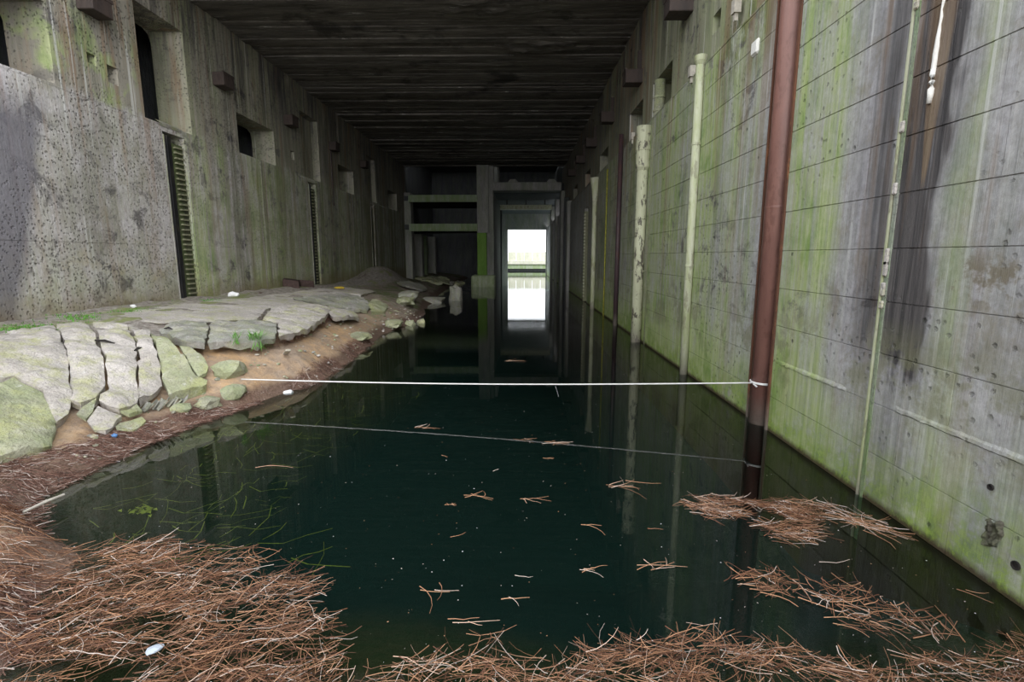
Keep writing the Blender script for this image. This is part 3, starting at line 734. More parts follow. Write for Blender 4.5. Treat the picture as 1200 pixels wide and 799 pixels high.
# ------------------------------------------------------------------ stones
def stone(name, loc, r, mat, label, cat='stone', seed=0, group=None, flat_=.7, sub=2, block=0.0):
    bm = bmesh.new()
    bmesh.ops.create_icosphere(bm, subdivisions=sub, radius=1)
    rr = random.Random(seed); rot = rr.uniform(0, 3)
    for v in bm.verts:
        c = v.co.copy()
        if block:
            mx = max(abs(c.x), abs(c.y), abs(c.z)); c = c.lerp(c / mx, block)
        f = 1 + .38 * noise.noise(c * 1.3 + Vector((seed * 5.1, 0, 0))) + .12 * noise.noise(c * 4 + Vector((0, seed, 0)))
        v.co = Vector((c.x * r[0] * f, c.y * r[1] * f, c.z * r[2] * f))
    bmesh.ops.rotate(bm, verts=bm.verts, matrix=Matrix.Rotation(rot if not block else rr.uniform(-.3, .3), 3, 'Z'))
    me = bpy.data.meshes.new(name); bm.to_mesh(me); bm.free(); me.materials.append(mat)
    o = link(name, me); o.location = loc
    return tag(o, label, cat, group)
def gz(x, y): return ground(x, y)
stone('concrete_stub', (-3.78, 30.6, .10), (.36, .35, .72), M['slab_grey'], 'green-footed concrete stub standing in the water before the pier', 'stub', 3, block=.75, sub=3)
st_tab = [
 ('boulder', -5.30, 9.15, .10, (.26, .30, .16), 'slab_green', 'smooth grey-green boulder on the bank below the hanging plants'),
 ('boulder', -5.05, 8.75, .06, (.20, .22, .14), 'rubble', 'knobbly pale boulder at the left end of the white rope'),
 ('boulder', -5.22, 8.25, .04, (.17, .19, .11), 'rubble', 'lichened stone between the split slab and the knobbly boulder'),
 ('stone', -5.42, 7.85, .04, (.14, .12, .09), 'rubble', 'pale stone tucked under the lip of the yellow-green slab'),
 ('stone', -4.45, 9.55, .03, (.09, .08, .05), 'white_lump', 'small whitish stone at the water edge beneath the rope'),
 ('stone', -4.55, 18.4, .12, (.34, .55, .16), 'slab_green', 'yellow-green stone wedge on the bank past the mossy block'),
 ('stone', -4.15, 19.4, .10, (.18, .20, .16), 'slab_green', 'left of two yellow-green cube stones at the far shore'),
 ('stone', -3.85, 20.0, .14, (.17, .18, .22), 'slab_green', 'right of two yellow-green cube stones at the far shore'),
 ('stone', -4.7, 14.8, .05, (.30, .40, .12), 'slab_green', 'flat green boulder in the sand at mid shore'),
 ('stone', -5.0, 22.5, .3, (.40, .5, .22), 'rubble', 'rounded grey rubble stone on the slope beyond the cube stones'),
 ('stone', -5.4, 25.0, .4, (.5, .6, .25), 'slab_grey', 'dark rubble stone on the far slope before the jutting slab'),
 ('stone', -4.9, 29.0, .1, (.6, .8, .3), 'slab_grey', 'low broad rock at the shore left of the concrete stub'),
]
for i, (nm, x, y, dz, r, mt, lab) in enumerate(st_tab):
    stone(nm, (x, y, gz(x, y) + dz * .6), r, M[mt], lab, 'stone', 20 + i, block=.35)
rr = random.Random(5)
for i in range(26):                                         # rubble heap in front of the far bay
    x = rr.uniform(-8.6, -4.2); y = rr.uniform(41, 50)
    stone('rubble_stone', (x, y, gz(x, y) + .05), (rr.uniform(.25, .7), rr.uniform(.25, .6), rr.uniform(.12, .3)), M[rr.choice(['rubble', 'slab_grey', 'slab_green'])],
          'rough rubble stone in the dim heap before the side bay', 'stone', 60 + i, 'rubble before the side bay', sub=1, block=.5)
for i in range(9):                                          # upright shards under the split slab
    x = -5.72 + .035 * i; y = 7.52 + .055 * i
    o = MB().box(-.012, .012, -.07, .07, -.10, .10).build('shard', M['slab_grey'])
    for v in o.data.vertices: v.co.x += rr.uniform(-.006, .006); v.co.z += rr.uniform(-.03, .03)
    o.location = (x, y, gz(x, y) + .10); o.rotation_euler = (rr.uniform(-.3, .3), .7 + rr.uniform(-.25, .25), .6 + rr.uniform(-.3, .3)); o.scale = (rr.uniform(.8, 1.8), rr.uniform(.6, 1.1), rr.uniform(.6, 1))
    tag(o, 'thin pale concrete shard in the upright stack under the ribbed slabs', 'shard', 'upright shards under the slabs')
for i in range(190):                                         # small stones along bank
    y = rr.uniform(5.2, 22); s = rr.uniform(.05, 1.0); x = lerp_tab(SHORE, y) - s
    sc = rr.uniform(.012, .05)
    stone('pebble', (x, y, gz(x, y) + sc * .4), (sc * 1.3, sc, sc * .7), M[rr.choice(['rubble', 'slab', 'slab_grey'])],
          'small loose stone on the sandy slope of the bank', 'stone', 100 + i, 'small stones on the bank', sub=1)
# pale plank sticking out of the sand hollow
pl = MB().box(-.05, .05, -.32, .32, -.02, .02).build('board', M['slab']); bevel(pl, .006)
pl.location = (-4.86, 10.45, .60); pl.rotation_euler = (-.35, .1, .55); tag(pl, 'short pale board sticking out of the washed-out sand under the overhang', 'board')

# ------------------------------------------------------------------ pipes, rails and steel on the right wall
t = tag(empty('steel_pipe', (3.84, 7.85, 0)), 'thick red-brown painted steel pipe standing in its slot on the right wall', 'pipe')
local(fix(MB().lathe(3.84, 7.85, [(.185, -1.5), (.185, 10.15)], 32).build('shaft', M['red_pipe'], None, True)), t)
local(MB().lathe(3.84, 7.85, [(.189, 3.30), (.189, 3.33)], 32).build('weld_ring', M['red_pipe']), t)
t = tag(empty('slot_edging', (XR, 7.8, 0)), 'pair of rusty steel edge strips lining the slot of the red-brown pipe', 'edging')
local(MB().box(XR - .02, XR + .3, SLOT_Y[0] - .05, SLOT_Y[0], -1.5, LEDGE).build('edge_strip', M['rust']), t)
local(MB().box(XR - .02, XR + .34, SLOT_Y[1], SLOT_Y[1] + .05, -1.5, LEDGE).build('edge_strip', M['rust']), t)
local(MB().box(XR + .33, XR + .37, SLOT_Y[0], SLOT_Y[1], -1.5, LEDGE).build('back_plate', M['rust']), t)

def pipe(name, x, y, r, z1, mat, lab, head=None, joints=(), cat='pipe', n=16):
    t = tag(empty(name, (x, y, 0)), lab, cat)
    local(MB().lathe(x, y, [(r, -1.2), (r, z1)], n).build('shaft', mat, None, True), t)
    if head: 
        h = MB().lathe(x, y, head, n).build('socket', mat, None, False); fix(h); local(h, t)
    for z in joints: local(MB().lathe(x, y, [(r * 1.0, z - .03), (r * 1.12, z - .025), (r * 1.12, z + .025), (r, z + .03)], n).build('joint_ring', mat), t)
    return t
pipe('drain_pipe', 3.60, 15.6, .155, 5.55, M['pale_pipe'], 'thick lichen-spotted drain pipe with a wide pale socket head on the right wall',
     [(.155, 5.05), (.205, 5.15), (.20, 5.60), (.215, 5.62), (.215, 6.28), (.0, 6.28)], (2.15, 3.7))
pipe('drain_pipe', 3.68, 11.22, .085, 6.50, M['pale_thin'], 'slim pale drain pipe between the socketed pipe and the red-brown pipe', [(.085, 6.42), (.12, 6.50), (.125, 6.60), (.08, 6.62)], (2.4, 4.9))
pipe('drain_pipe', 3.64, 25.4, .11, 5.9, M['pale_thin'], 'distant pale pipe with a funnel top beside the tall notched recess', [(.11, 5.2), (.19, 5.9), (.24, 6.2), (.24, 6.28), (.1, 6.28)])
pipe('drain_pipe', 3.66, 19.35, .085, 6.9, M['dark_pipe'], 'dark purple-brown pipe beyond the thick lichened drain pipe')
pipe('drain_pipe', 3.64, 40.2, .20, 7.0, M['dark_bay'], 'dark round pipe in shadow near the far end of the right wall')
pipe('conduit', 3.71, 22.4, .035, 6.2, M['weed'], 'thin bright green conduit between the dark pipe and the funnel-topped pipe', cat='conduit', n=8)
t = pipe('pipe_stub', 3.90, 15.2, .15, 7.40, M['rubble'], 'short grey pipe length rising inside the niche behind the socketed drain', None, (6.6, 6.95))
for ch in t.children: ch.data.transform(Matrix.Diagonal((1, 1, 1, 1)))
# strip of a vertical joint close to the camera
t = tag(empty('joint_strip', (XR - .01, 5.33, 0)), 'narrow pale joint strip running down the near right wall beside the dark stain', 'strip')
rr = random.Random(8); z = -.4; 
m = MB(); m.box(XR - .022, XR + .02, 5.355, 5.375, -.5, LEDGE); local(m.build('rib', M['pale_thin']), t)
m = MB(); m.box(XR - .010, XR + .02, 5.29, 5.335, -.5, LEDGE); local(m.build('rib', M['slab_edge']), t)
for i in range(7):
    zz = rr.uniform(1.8, 4.9); m = MB(); m.box(XR - .03, XR, 5.30, 5.36, zz, zz + rr.uniform(.05, .18)); local(bevel(m.build('mortar_lump', M['slab']), .012), t)
# white lime crust
m = MB(); pts = []; z = 5.3
while z > 3.93:
    pts.append((XR - .004, 5.02 + rr.uniform(-.006, .006) + (4.6 - z) * .02, z)); z -= .06
rad = [.010 + .020 * max(0, min(1, (4.75 - p[2]) / .6)) * (1 if p[2] > 4.0 else .4) + rr.uniform(-.003, .004) for p in pts]
tag(m.tube(pts, rad, 7).build('lime_crust', M['lime'], None, True), 'white dripping lime crust in a brown wet patch high on the near right wall', 'crust')
# projecting lip of concrete below course two, left and right of the joint strip
def lip(y0, y1, z, lab, d=.035):
    m = MB(); n = max(4, int((y1 - y0) / .06)); rr = random.Random(int(y0 * 10))
    for i in range(n + 1):
        y = y0 + (y1 - y0) * i / n; e = d * (.6 + .6 * rr.random()) * (1 if 0 < i < n else .1)
        m.v += [(XR + .01, y, z - .02), (XR - e, y, z - .005 + rr.uniform(-.008, .008)), (XR - e * .8, y, z + .02), (XR + .01, y, z + .06 + rr.uniform(-.01, .01))]
    for i in range(n):
        for q in range(3): a = i * 4 + q; m.f.append((a, a + 1, a + 5, a + 4))
    o = m.build('mortar_lip', M['wall_right'], wr); return o
lip(5.75, 7.3, 1.075, None, .016); lip(3.3, 5.0, 1.085, None, .014)
# gouges and tie holes: raised patches, the shade of their hollows painted dark
def crater(y, z, r, depth, lab, name='spalled_scar'):
    """rough broken scar: a crumbly patch whose rim feathers into the wall face"""
    m = MB(); n = 26
    for i in range(n + 1):
        for j in range(n + 1):
            u = i / n * 2 - 1; v = j / n * 2 - 1
            q = math.hypot(u, v) * (1 + .5 * noise.noise(Vector((u * 1.6, v * 1.6, 4.2))))
            h = noise.fractal(Vector((u * 2.6, v * 2.6, 1.7)), .7, 2.1, 5) * .020
            d = (.012 + h + .014 * math.exp(-((q - .72) / .14) ** 2)) if q < .9 else -.012
            m.v.append((XR - max(d, .002 if q < .8 else -.012), y + u * r * .8 - v * r * .4, z + v * r * 1.3))
    for i in range(n):
        for j in range(n): a = i * (n + 1) + j; m.f.append((a, a + 1, a + n + 2, a + n + 1))
    return m.build(name, M['scar'], wr, True)
crater(3.80, .44, .10, .03, '')
for y, z, r, lab in ((3.58, .30, .035, 'open drain hole at the foot of the near right wall'), (3.87, .79, .026, 'tie socket low on the near right wall')):
    m = MB().lathe(0, 0, [(r * .75, 0), (r, .0), (r, .012), (r * .72, .012), (r * .62, -.03)], 14); m.v = [(-zz, yy, xx) for xx, yy, zz in m.v]
    o = m.build('tie_hole', M['black'], wr); o.location = (XR - .006, y, z)

# steel boxes that jut from the walls
def bracket(x, d, y, z, lab, w=.50, h=.40, p=.48):
    t = tag(empty('steel_box', (x, y, z)), lab, 'bracket')
    a, b = (x, x + d * p) if d > 0 else (x - p, x)
    o = MB().box(a, b, y, y + w, z, z + h).build('body', M['box_steel']); bevel(o, .015); local(o, t)
    e = MB().box((b - .03) if d > 0 else (a - .012), (b + .012) if d > 0 else (a + .03), y - .02, y + w + .02, z + h - .06, z + h + .02).build('top_flange', M['box_steel']); local(e, t)
    if d < 0: local(MB().box(x - .14 if d < 0 else x, x + .14 if d > 0 else x, y + w * .42, y + w * .55, z + h, z + h + .6).build('fixing_strap', M['box_steel']), t)
for i, (y, w) in enumerate(((12.45, 1), (17.2, 1), (21.97, 1), (26.7, 1), (31.2, 1), (36, 1))):
    bracket(XR + .12, -1, y, 7.97, ['rusty steel box nearest the camera high on the right wall', 'second rusty box from the camera high on the right wall, above the pipe niche', 'third rusty box from the camera high on the right wall',
            'fourth rusty box from the camera high on the right wall', 'fifth small dark box high on the right wall', 'farthest dark box high on the right wall'][i], p=.55)
for i, y in enumerate((12.2, 17.3, 22.3, 27.4, 32.6)):
    bracket(XL - .12, 1, y, 7.98, ['rusty steel box nearest the camera high on the left wall', 'rusty steel box high on the left wall between the tall opening and the square window', 'rusty box high on the left wall just right of the square window',
            'rusty box high on the left wall above a dark stain', 'farthest rusty box high on the left wall'][i], w=.6)
# vertical stain pipe under the fourth left box
tag(MB().tube([(XL - .02, 27.6, 8.0), (XL - .02, 27.65, 5.2)], .05, 8).build('drain_pipe', M['dark_pipe']), 'short dark pipe hanging below the fourth box on the left wall', 'pipe')

# ladders and guide channels in the slots of the left wall
for i, (a, b) in enumerate(SL):
    zt = 5.9; zb = 1.45 if i == 0 else 1.3 if i == 1 else 1.5
    lab = ['first from the camera', 'second from the camera', 'third and farthest'][i]
    t = tag(empty('guide_rail', (XL - .2, a, zb)), 'black steel guide channel in the left wall slot, ' + lab, 'rail')
    local(MB().box(XL - .30, XL - .035, a + .04, a + .36, zb - .3, zt).box(XL - .05, XL + .005, a + .15, a + .17, zb - .3, zt).build('channel', M['black_steel']), t)
    local(MB().box(XL - .03, XL + .01, a + .0, a + .035, zb - .3, zt).build('lip', M['slab_grey']), t)
    t = tag(empty('wall_ladder', (XL - .1, b, zb)), 'mossy rung ladder set in the left wall slot, ' + lab, 'ladder')
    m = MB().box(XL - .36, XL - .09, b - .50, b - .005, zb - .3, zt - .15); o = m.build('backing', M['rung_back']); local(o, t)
    n = 30; rg = MB().box(-.05, .05, -.17, .17, -.022, .022).mesh('rung', M['rung'])
    for k in range(n):
        z = zb + .05 + (zt - zb - .3) * k / (n - 1)
        o = link('rung', rg, t); o.location = (.03, -.24, z - zb); o.rotation_euler = (random.uniform(-.04, .04), 0, 0)
# shallow arch at the head of the first slot
m = MB(); n = 12
for i in range(n + 1):
    y = 14.5 + 1.25 * i / n; z = 6.10 - .30 * max(0, (i / n - .75)) * 4 * .6 
    m.v += [(XL + .005, y, z), (XL + .03, y, z + .07), (XL - .1, y, z + .16)]
for i in range(n):
    for q in range(2): a = i * 3 + q; m.f.append((a, a + 1, a + 4, a + 3))
m.build('slot_lintel', M['slab_grey'], wl)
# notched frame in the tall recess of the right wall
t = tag(empty('notched_frame', (XR, 30.0, 0)), 'pale notched frame in the tall dark recess of the far right wall', 'frame')
local(MB().box(XR - .02, XR + .20, 29.9, 30.3, .0, 5.1).build('post', M['rung']), t)
rg = MB().box(-.05, .03, -.15, .15, -.05, .05).mesh('notch', M['pale_thin'])
for k in range(26): o = link('notch', rg, t); o.location = (-.0, .0, .3 + k * .185)
t = tag(empty('recess_board', (XR + .3, 29.0, 2.4)), 'yellowish board inside the tall dark recess of the far right wall', 'board')
local(MB().box(XR + .15, XR + .22, 28.8, 29.6, 2.6, 4.7).build('board', M['wood']), t)
# small white fixtures on the right ledge
for i, (y, z, lab) in enumerate(((11.95, 6.45, 'small white fixture on the right ledge beside the slim pale pipe'), (9.7, 6.75, 'small grey box fixture on the upper right wall above the moss patch'), (17.8, 6.40, 'small pale fitting on the right ledge beyond the socketed pipe'))):
    o = MB().box(-.06, .06, -.07, .07, -.02, .20).box(-.03, .03, -.03, .03, -.14, -.02).build('wall_fixture', M['wood']); o.location = (XR - .02, y, z); tag(o, lab, 'fixture')
# bright broken chip on the top edge next to the pipe
tag(bevel(MB().box(XR - .04, XR + .05, 8.72, 8.95, 5.75, 5.98).build('mortar_chip', M['lime']), .03), 'white broken mortar chip near the top of the red-brown pipe', 'chip')

# ------------------------------------------------------------------ rope
pts = []; A = Vector((3.66, 7.84, .645)); B = Vector((-5.02, 8.97, .40))
for i in range(41):
    f = i / 40; p = A.lerp(B, f); p.z -= .055 * math.sin(PI * f); pts.append(p)
t = tag(empty('rope', tuple(A)), 'taut white rope stretched over the water from the red-brown pipe to the bank', 'rope')
local(MB().tube(pts, .0115, 8).build('line', M['rope'], None, True), t)
lp = []
for i in range(25):
    a = 2 * PI * i / 12; lp.append((3.84 + .198 * math.cos(a), 7.85 + .198 * math.sin(a), .645 + .0010 * i))
local(MB().tube(lp, .012, 6).build('loop', M['rope'], None, True), t)
local(MB().tube([(3.66, 7.80, .64), (3.62, 7.72, .655), (3.64, 7.66, .63), (3.66, 7.74, .62)], .014, 6).build('knot', M['rope'], None, True), t)

# ------------------------------------------------------------------ litter and plants
def fan(name, x, y, z, n, h, lab, cat='plant', seed=0, spread=.16, mat='leaf', w=.007, hang=False):
    m = MB(); rr = random.Random(seed)
    for i in range(n):
        a = rr.uniform(0, 2 * PI); d = rr.uniform(.1, 1) * spread; bx = x + rr.uniform(-.3, .3) * spread; by = y + rr.uniform(-.3, .3) * spread
        hh = h * rr.uniform(.5, 1.1) * (-1 if hang and rr.random() < .5 else 1)
        p0 = Vector((bx, by, z)); p1 = p0 + Vector((math.cos(a) * d * .5, math.sin(a) * d * .5, hh * .7)); p2 = p0 + Vector((math.cos(a) * d, math.sin(a) * d, hh))
        s = Vector((-math.sin(a), math.cos(a), 0)) * w * rr.uniform(.6, 1.4)
        b = len(m.v); m.v += [tuple(p0 - s * .3), tuple(p0 + s * .3), tuple(p1 + s), tuple(p2), tuple(p1 - s)]; m.f += [(b, b + 1, b + 2, b + 4), (b + 4, b + 2, b + 3)]
    o = m.build(name, M[mat]); L = Vector((x, y, z)); o.data.transform(Matrix.Translation(-L)); o.location = L
    return tag(o, lab, cat)
fan('weed_plant', -5.30, 10.12, .93, 110, .20, 'bright green plant trailing over the lip of the overhanging slab', seed=1, spread=.34, hang=True)
fan('weed_plant', -5.50, 9.75, 1.02, 40, .14, 'green weed sprouting at the joint beside the long ledge block', seed=2, spread=.18, hang=True)
fan('weed_plant', -5.42, 9.0, .55, 16, .10, 'small sprig between the boulders below the ledge', seed=3, spread=.12)
for i, (x, y, lab) in enumerate(((-9.0, 10.5, 'low green moss tuft by the wall foot at the left end'), (-8.9, 9.0, 'moss tuft at the far left edge of the dirt strip'), (-8.85, 11.9, 'longest green moss tuft on the dirt strip under the pitted wall'),
                                 (-8.2, 12.6, 'small moss tuft right of the long one on the dirt strip'), (-8.7, 14.6, 'moss patch on the dirt in front of the first ladder'))):
    m = MB(); rr = random.Random(40 + i)
    for k in range(420):
        px = x + rr.gauss(0, .28); py = y + rr.gauss(0, .30); h = rr.uniform(.015, .05); pz = top(px, py) - .02; a = rr.uniform(0, 6.28)
        m.quad((px, py, pz), (px + .03 * math.cos(a), py + .03 * math.sin(a), pz), (px + .02 * math.cos(a + .5), py + .02 * math.sin(a + .5), pz + h))
    tag(m.build('moss_tuft', M['leaf']), lab, 'moss')
def lump(x, y, dz, r, mat, lab, name='litter', cat='litter', seed=0, onw=False):
    return stone(name, (x, y, (0 if onw else max(top(x, y) if lerp_tab(SHORE, y) - x > 2.6 else gz(x, y), 0)) + dz), r, M[mat], lab, cat, seed)
lump(-9.15, 16.3, .05, (.17, .12, .09), 'white_lump', 'white foam lump lying on the dirt beside the first ladder', seed=201)
lump(-8.0, 22.8, .05, (.22, .22, .06), 'yellow', 'small yellow piece of litter on the bank before the second ladder', seed=202)
lump(-5.52, 6.62, .04, (.035, .03, .03), 'blue', 'tiny blue plastic piece in the reed strand below the pointed slab', seed=203)
lump(-9.3, 12.2, .03, (.06, .05, .04), 'white_lump', 'small white scrap on the dirt under the pitted wall', seed=205)
for i, (x, y) in enumerate(((-9.45, 21.2), (-9.35, 22.3))):
    o = MB().box(-.30, .30, -.35, .35, 0, .40).build('rusty_box', M['brown'])
    for v in o.data.vertices: v.co.x += random.uniform(-.06, .06); v.co.y += random.uniform(-.06, .06); v.co.z *= random.uniform(.7, 1)
    bevel(o, .02); o.location = (x, y, top(x, y) - .04); o.rotation_euler = (0, .1, .4 + i * .3)
    tag(o, ['left of two dark brown rusted boxes at the foot of the left wall', 'right of two dark brown rusted boxes at the foot of the left wall'][i], 'box')
o = stone('plastic_scrap', (-2.37, 2.93, .075), (.055, .040, .012), M['plastic'], 'pale bluish plastic scrap lying on the reed mat in the lower left corner', 'litter', 204)
for i, (x, y, a, L, lab) in enumerate(((-7.0, 8.45, .6, .22, 'black splinter of wood on the ribbed slabs'), (-6.55, 8.6, 1.4, .14, 'smaller black splinter right of the long one on the ribbed slabs'), (-6.9, 9.9, .2, .12, 'black chip near the top edge of the slabs'), (-8.3, 7.7, .5, .25, 'thin black twig at the left edge of the slabs'))):
    z = top(x, y) + .035
    m = MB().tube([(x - L * .6 * math.cos(a), y - L * .6 * math.sin(a), top(x - L * .6 * math.cos(a), y - L * .6 * math.sin(a)) + .035), (x, y, z + .02), (x + L * .6 * math.cos(a), y + L * .6 * math.sin(a), top(x + L * .6 * math.cos(a), y + L * .6 * math.sin(a)) + .03)], [.012, .024, .008], 6)
    tag(m.build('splinter', M['black']), lab, 'splinter')
tag(MB().tube([(-4.86, 4.62, .12), (-4.80, 4.80, .14), (-4.77, 4.98, .13)], [.013, .016, .012], 7).build('driftwood_stick', M['wood']), 'short bleached stick standing out on the brown shore at the left edge', 'stick')

# ------------------------------------------------------------------ dead reeds
def stem(m, x, y, z, a, L, r, rr, lift=.0, bend=.6, seg=4, sides=3, tone=None, zfun=None):
    pts = []; px, py = x, y; aa = a; zc = z
    k1 = rr.uniform(-bend, bend); kink = rr.choice((0, 0, rr.uniform(-1.1, 1.1))); kp = rr.randrange(1, seg + 1); dz = rr.uniform(-lift, lift) / seg
    for i in range(seg + 1):
        b = 0 if zfun is None else zfun(px, py)
        pts.append((px, py, max(b + .004, b + zc + rr.uniform(-.006, .006))))
        if i == kp: aa += kink
        aa += k1 / seg * 2; px += math.cos(aa) * L / seg; py += math.sin(aa) * L / seg; zc += dz
    m.tube(pts, [r * (1 - .55 * i / seg) for i in range(seg + 1)], sides, False, tone if tone is not None else min(.95, max(0, rr.gauss(.50, .27))))
def inpoly(x, y, P):
    c = False; j = len(P) - 1
    for i in range(len(P)):
        if (P[i][1] > y) != (P[j][1] > y) and x < (P[j][0] - P[i][0]) * (y - P[i][1]) / (P[j][1] - P[i][1]) + P[i][0]: c = not c
        j = i
    return c
def mat_of_reeds(name, P, n, lab, cat, seed, L=(.12, .5), r=(.0022, .0048), dirs=((.15, .35),), thick=.05, mat='reed', zfun=None, edge=1.0, kind='stuff', tone=None, clump=0.0):
    rr = random.Random(seed); m = MB(); m.tone = []
    xs = [p[0] for p in P]; ys = [p[1] for p in P]; k = 0; tries = 0
    while k < n and tries < n * 40:
        tries += 1
        x = rr.uniform(min(xs), max(xs)); y = rr.uniform(min(ys), max(ys))
        if not inpoly(x, y, P): continue
        if clump and noise.noise(Vector((x * 2.6, y * 4.5, seed))) * 2.2 + noise.noise(Vector((x * 8, y * 8, seed))) < clump * .9 * (rr.random() * 1.6 - .8) - .15 + .25 * (clump > .8): continue
        d, s = rr.choice(dirs); a = rr.gauss(d, s) + (PI if rr.random() < .5 else 0); l = rr.uniform(*L)
        x0 = x - math.cos(a) * l * .5; y0 = y - math.sin(a) * l * .5
        stem(m, x0, y0, rr.uniform(0, thick) * rr.random() + .004, a, l, rr.uniform(*r), rr, lift=thick * .8, tone=None if tone is None else min(.95, max(0, rr.gauss(*tone))), zfun=zfun)
        k += 1
    return tag(m.build(name, M[mat]), lab, cat, None, kind)
gw = lambda x, y: max(0.0, ground(x, y))
# left bank corner
P1 = [(-5.6, 3.4), (-5.25, 4.9), (-4.6, 4.4), (-3.95, 4.05), (-3.1, 4.35), (-2.55, 4.12), (-2.05, 4.0), (-1.55, 3.70), (-1.62, 3.45), (-1.2, 3.15), (-1.05, 2.75), (-1.0, 2.3), (-5, 2.0)]
mat_of_reeds('reed_mat', P1, 6500, 'thick mat of dead brown reed stems filling the lower left corner', 'reeds', 1, dirs=((.25, .45), (.1, .4), (.9, .5)), thick=.10, zfun=gw, clump=.7, L=(.06, .36), r=(.0016, .0036))
P1b = [(-5.9, 3.2), (-5.5, 5.4), (-4.9, 4.9), (-4.2, 4.1), (-3.7, 3.6), (-3.2, 3.0), (-3.3, 2.2), (-5, 2.0)]
mat_of_reeds('rotting_reed_litter', P1b, 4500, 'dark rotting reed litter covering the brown shore at the left edge', 'reeds', 2, L=(.05, .26), mat='reed_dark', dirs=((.2, .5),), thick=.05, zfun=gw)
# bottom strip
P2 = [(-1.2, 2.2), (-1.15, 2.75), (-.85, 2.84), (-.5, 3.0), (-.15, 3.12), (.12, 2.95), (.45, 3.0), (.75, 3.08), (1.0, 3.12), (1.35, 3.22), (1.75, 3.05), (2.1, 2.9), (2.5, 2.98), (3.0, 3.0), (3.7, 3.2), (3.7, 2.2)]
mat_of_reeds('reed_mat', P2, 3000, 'floating belt of loose reed stems along the bottom edge', 'reeds', 3, dirs=((.1, .4), (-.35, .4), (.9, .5)), thick=.07, zfun=gw, clump=1.1, L=(.07, .42), r=(.0016, .0036))
# raft by the pipe
P3 = [(1.55, 5.28), (1.95, 5.25), (2.45, 5.22), (2.9, 5.18), (3.3, 5.1), (3.2, 4.85), (2.9, 4.75), (2.85, 4.45), (2.6, 4.33), (2.35, 4.38), (2.5, 4.62), (2.1, 4.65), (1.85, 4.95)]
mat_of_reeds('reed_raft', P3, 700, 'largest drifting raft of reed stems near the foot of the right wall', 'reeds', 4, dirs=((-.25, .3), (.05, .25), (-.5, .4)), thick=.03, clump=.9, L=(.06, .36), r=(.0016, .0034))
P4 = [(3.05, 5.15), (3.35, 5.02), (3.65, 4.55), (3.45, 4.45), (3.25, 4.75)]
mat_of_reeds('reed_raft', P4, 55, 'thin trail of grey reed bits between the largest raft and the right wall', 'reeds', 5, dirs=((-.7, .4),), thick=.02, tone=(.8, .15))
P5 = [(1.75, 3.95), (2.15, 3.95), (2.2, 3.65), (1.95, 3.62), (1.78, 3.75)]
mat_of_reeds('reed_raft', P5, 70, 'small ring-like tangle of reeds between the largest raft and the bottom belt', 'reeds', 6, dirs=((.1, .8),), thick=.03, L=(.08, .3))
P6 = [(2.25, 3.75), (2.55, 3.85), (2.9, 3.5), (3.1, 3.25), (2.6, 3.15), (2.3, 3.3)]
mat_of_reeds('reed_raft', P6, 120, 'loose twiggy tangle of reeds right of the ring-like tangle', 'reeds', 7, dirs=((-.4, .6), (1.0, .4)), thick=.05, L=(.1, .4))
# dark strand line along the bank and scraps in the hollow
PS = [(-6.0, 5.2), (-5.75, 6.4), (-5.45, 7.3), (-5.1, 8.6), (-4.75, 9.3), (-4.65, 8.7), (-5.0, 7.6), (-5.15, 6.6), (-5.2, 5.2)]
mat_of_reeds('reed_strand', PS, 2600, 'dark strand line of rotting reeds along the foot of the slabs', 'reeds', 8, L=(.05, .28), mat='reed_dark', dirs=((1.2, .4), (.6, .6)), thick=.05, zfun=gw)
PS2 = [(-4.55, 9.6), (-4.45, 11), (-4.6, 13), (-4.7, 15.3), (-4.4, 15.3), (-4.25, 13), (-4.15, 11), (-4.2, 9.9)]
mat_of_reeds('reed_strand', PS2, 900, 'dark strand line of reeds below the washed-out sand hollow', 'reeds', 9, L=(.06, .3), mat='reed_dark', dirs=((1.5, .5),), thick=.04, zfun=gw)
# white and grey scraps among the reeds
rr = random.Random(31); m = MB(); m.tone = []
for i in range(900):
    P = P1 if i % 3 else P2
    x = rr.uniform(-5.2, 3.6); y = rr.uniform(2.3, 4.6)
    if not (inpoly(x, y, P1) or inpoly(x, y, P2) or inpoly(x, y, P1b)): continue
    z = gw(x, y) + rr.uniform(.01, .075); s = rr.uniform(.002, .007); a = rr.uniform(0, 6)
    m.v += [(x + s * math.cos(a + k * 2.1), y + s * math.sin(a + k * 2.1), z + rr.uniform(-.5, .5) * s) for k in range(3)]; m.f.append((len(m.v) - 3, len(m.v) - 2, len(m.v) - 1)); m.tone += [rr.choice((1.0, .98, .9))] * 3
tag(m.build('foam_flecks', M['reed']), 'pale flecks of foam and shell scattered through the reed mats', 'flecks', None, 'stuff')
# specks drifting on open water
m = MB(); m.tone = []
def speck(x, y, s, tn):
    a = rr.uniform(0, 6); e = rr.uniform(.25, 1)
    q = [(math.cos(t) * s, math.sin(t) * s * e) for t in (0, 1.3, 2.6, 4.2)]
    m.v += [(x + u * math.cos(a) - v * math.sin(a), y + u * math.sin(a) + v * math.cos(a), .003) for u, v in q]; n = len(m.v); m.f.append((n - 4, n - 3, n - 2, n - 1)); m.tone += [tn] * 4
for i in range(1500):
    y = 2.8 + 26 * rr.random() ** 1.7; x = rr.uniform(-4.2, 3.6)
    if x < lerp_tab(SHORE, y): continue
    speck(x, y, rr.choice((.002, .003, .004, .006)) * (1 + y * .06), rr.choice((.6, .8, .95, .98, 1)))
tag(m.build('drifting_specks', M['reed']), 'tiny pale specks drifting over the open water', 'flecks', None, 'stuff')
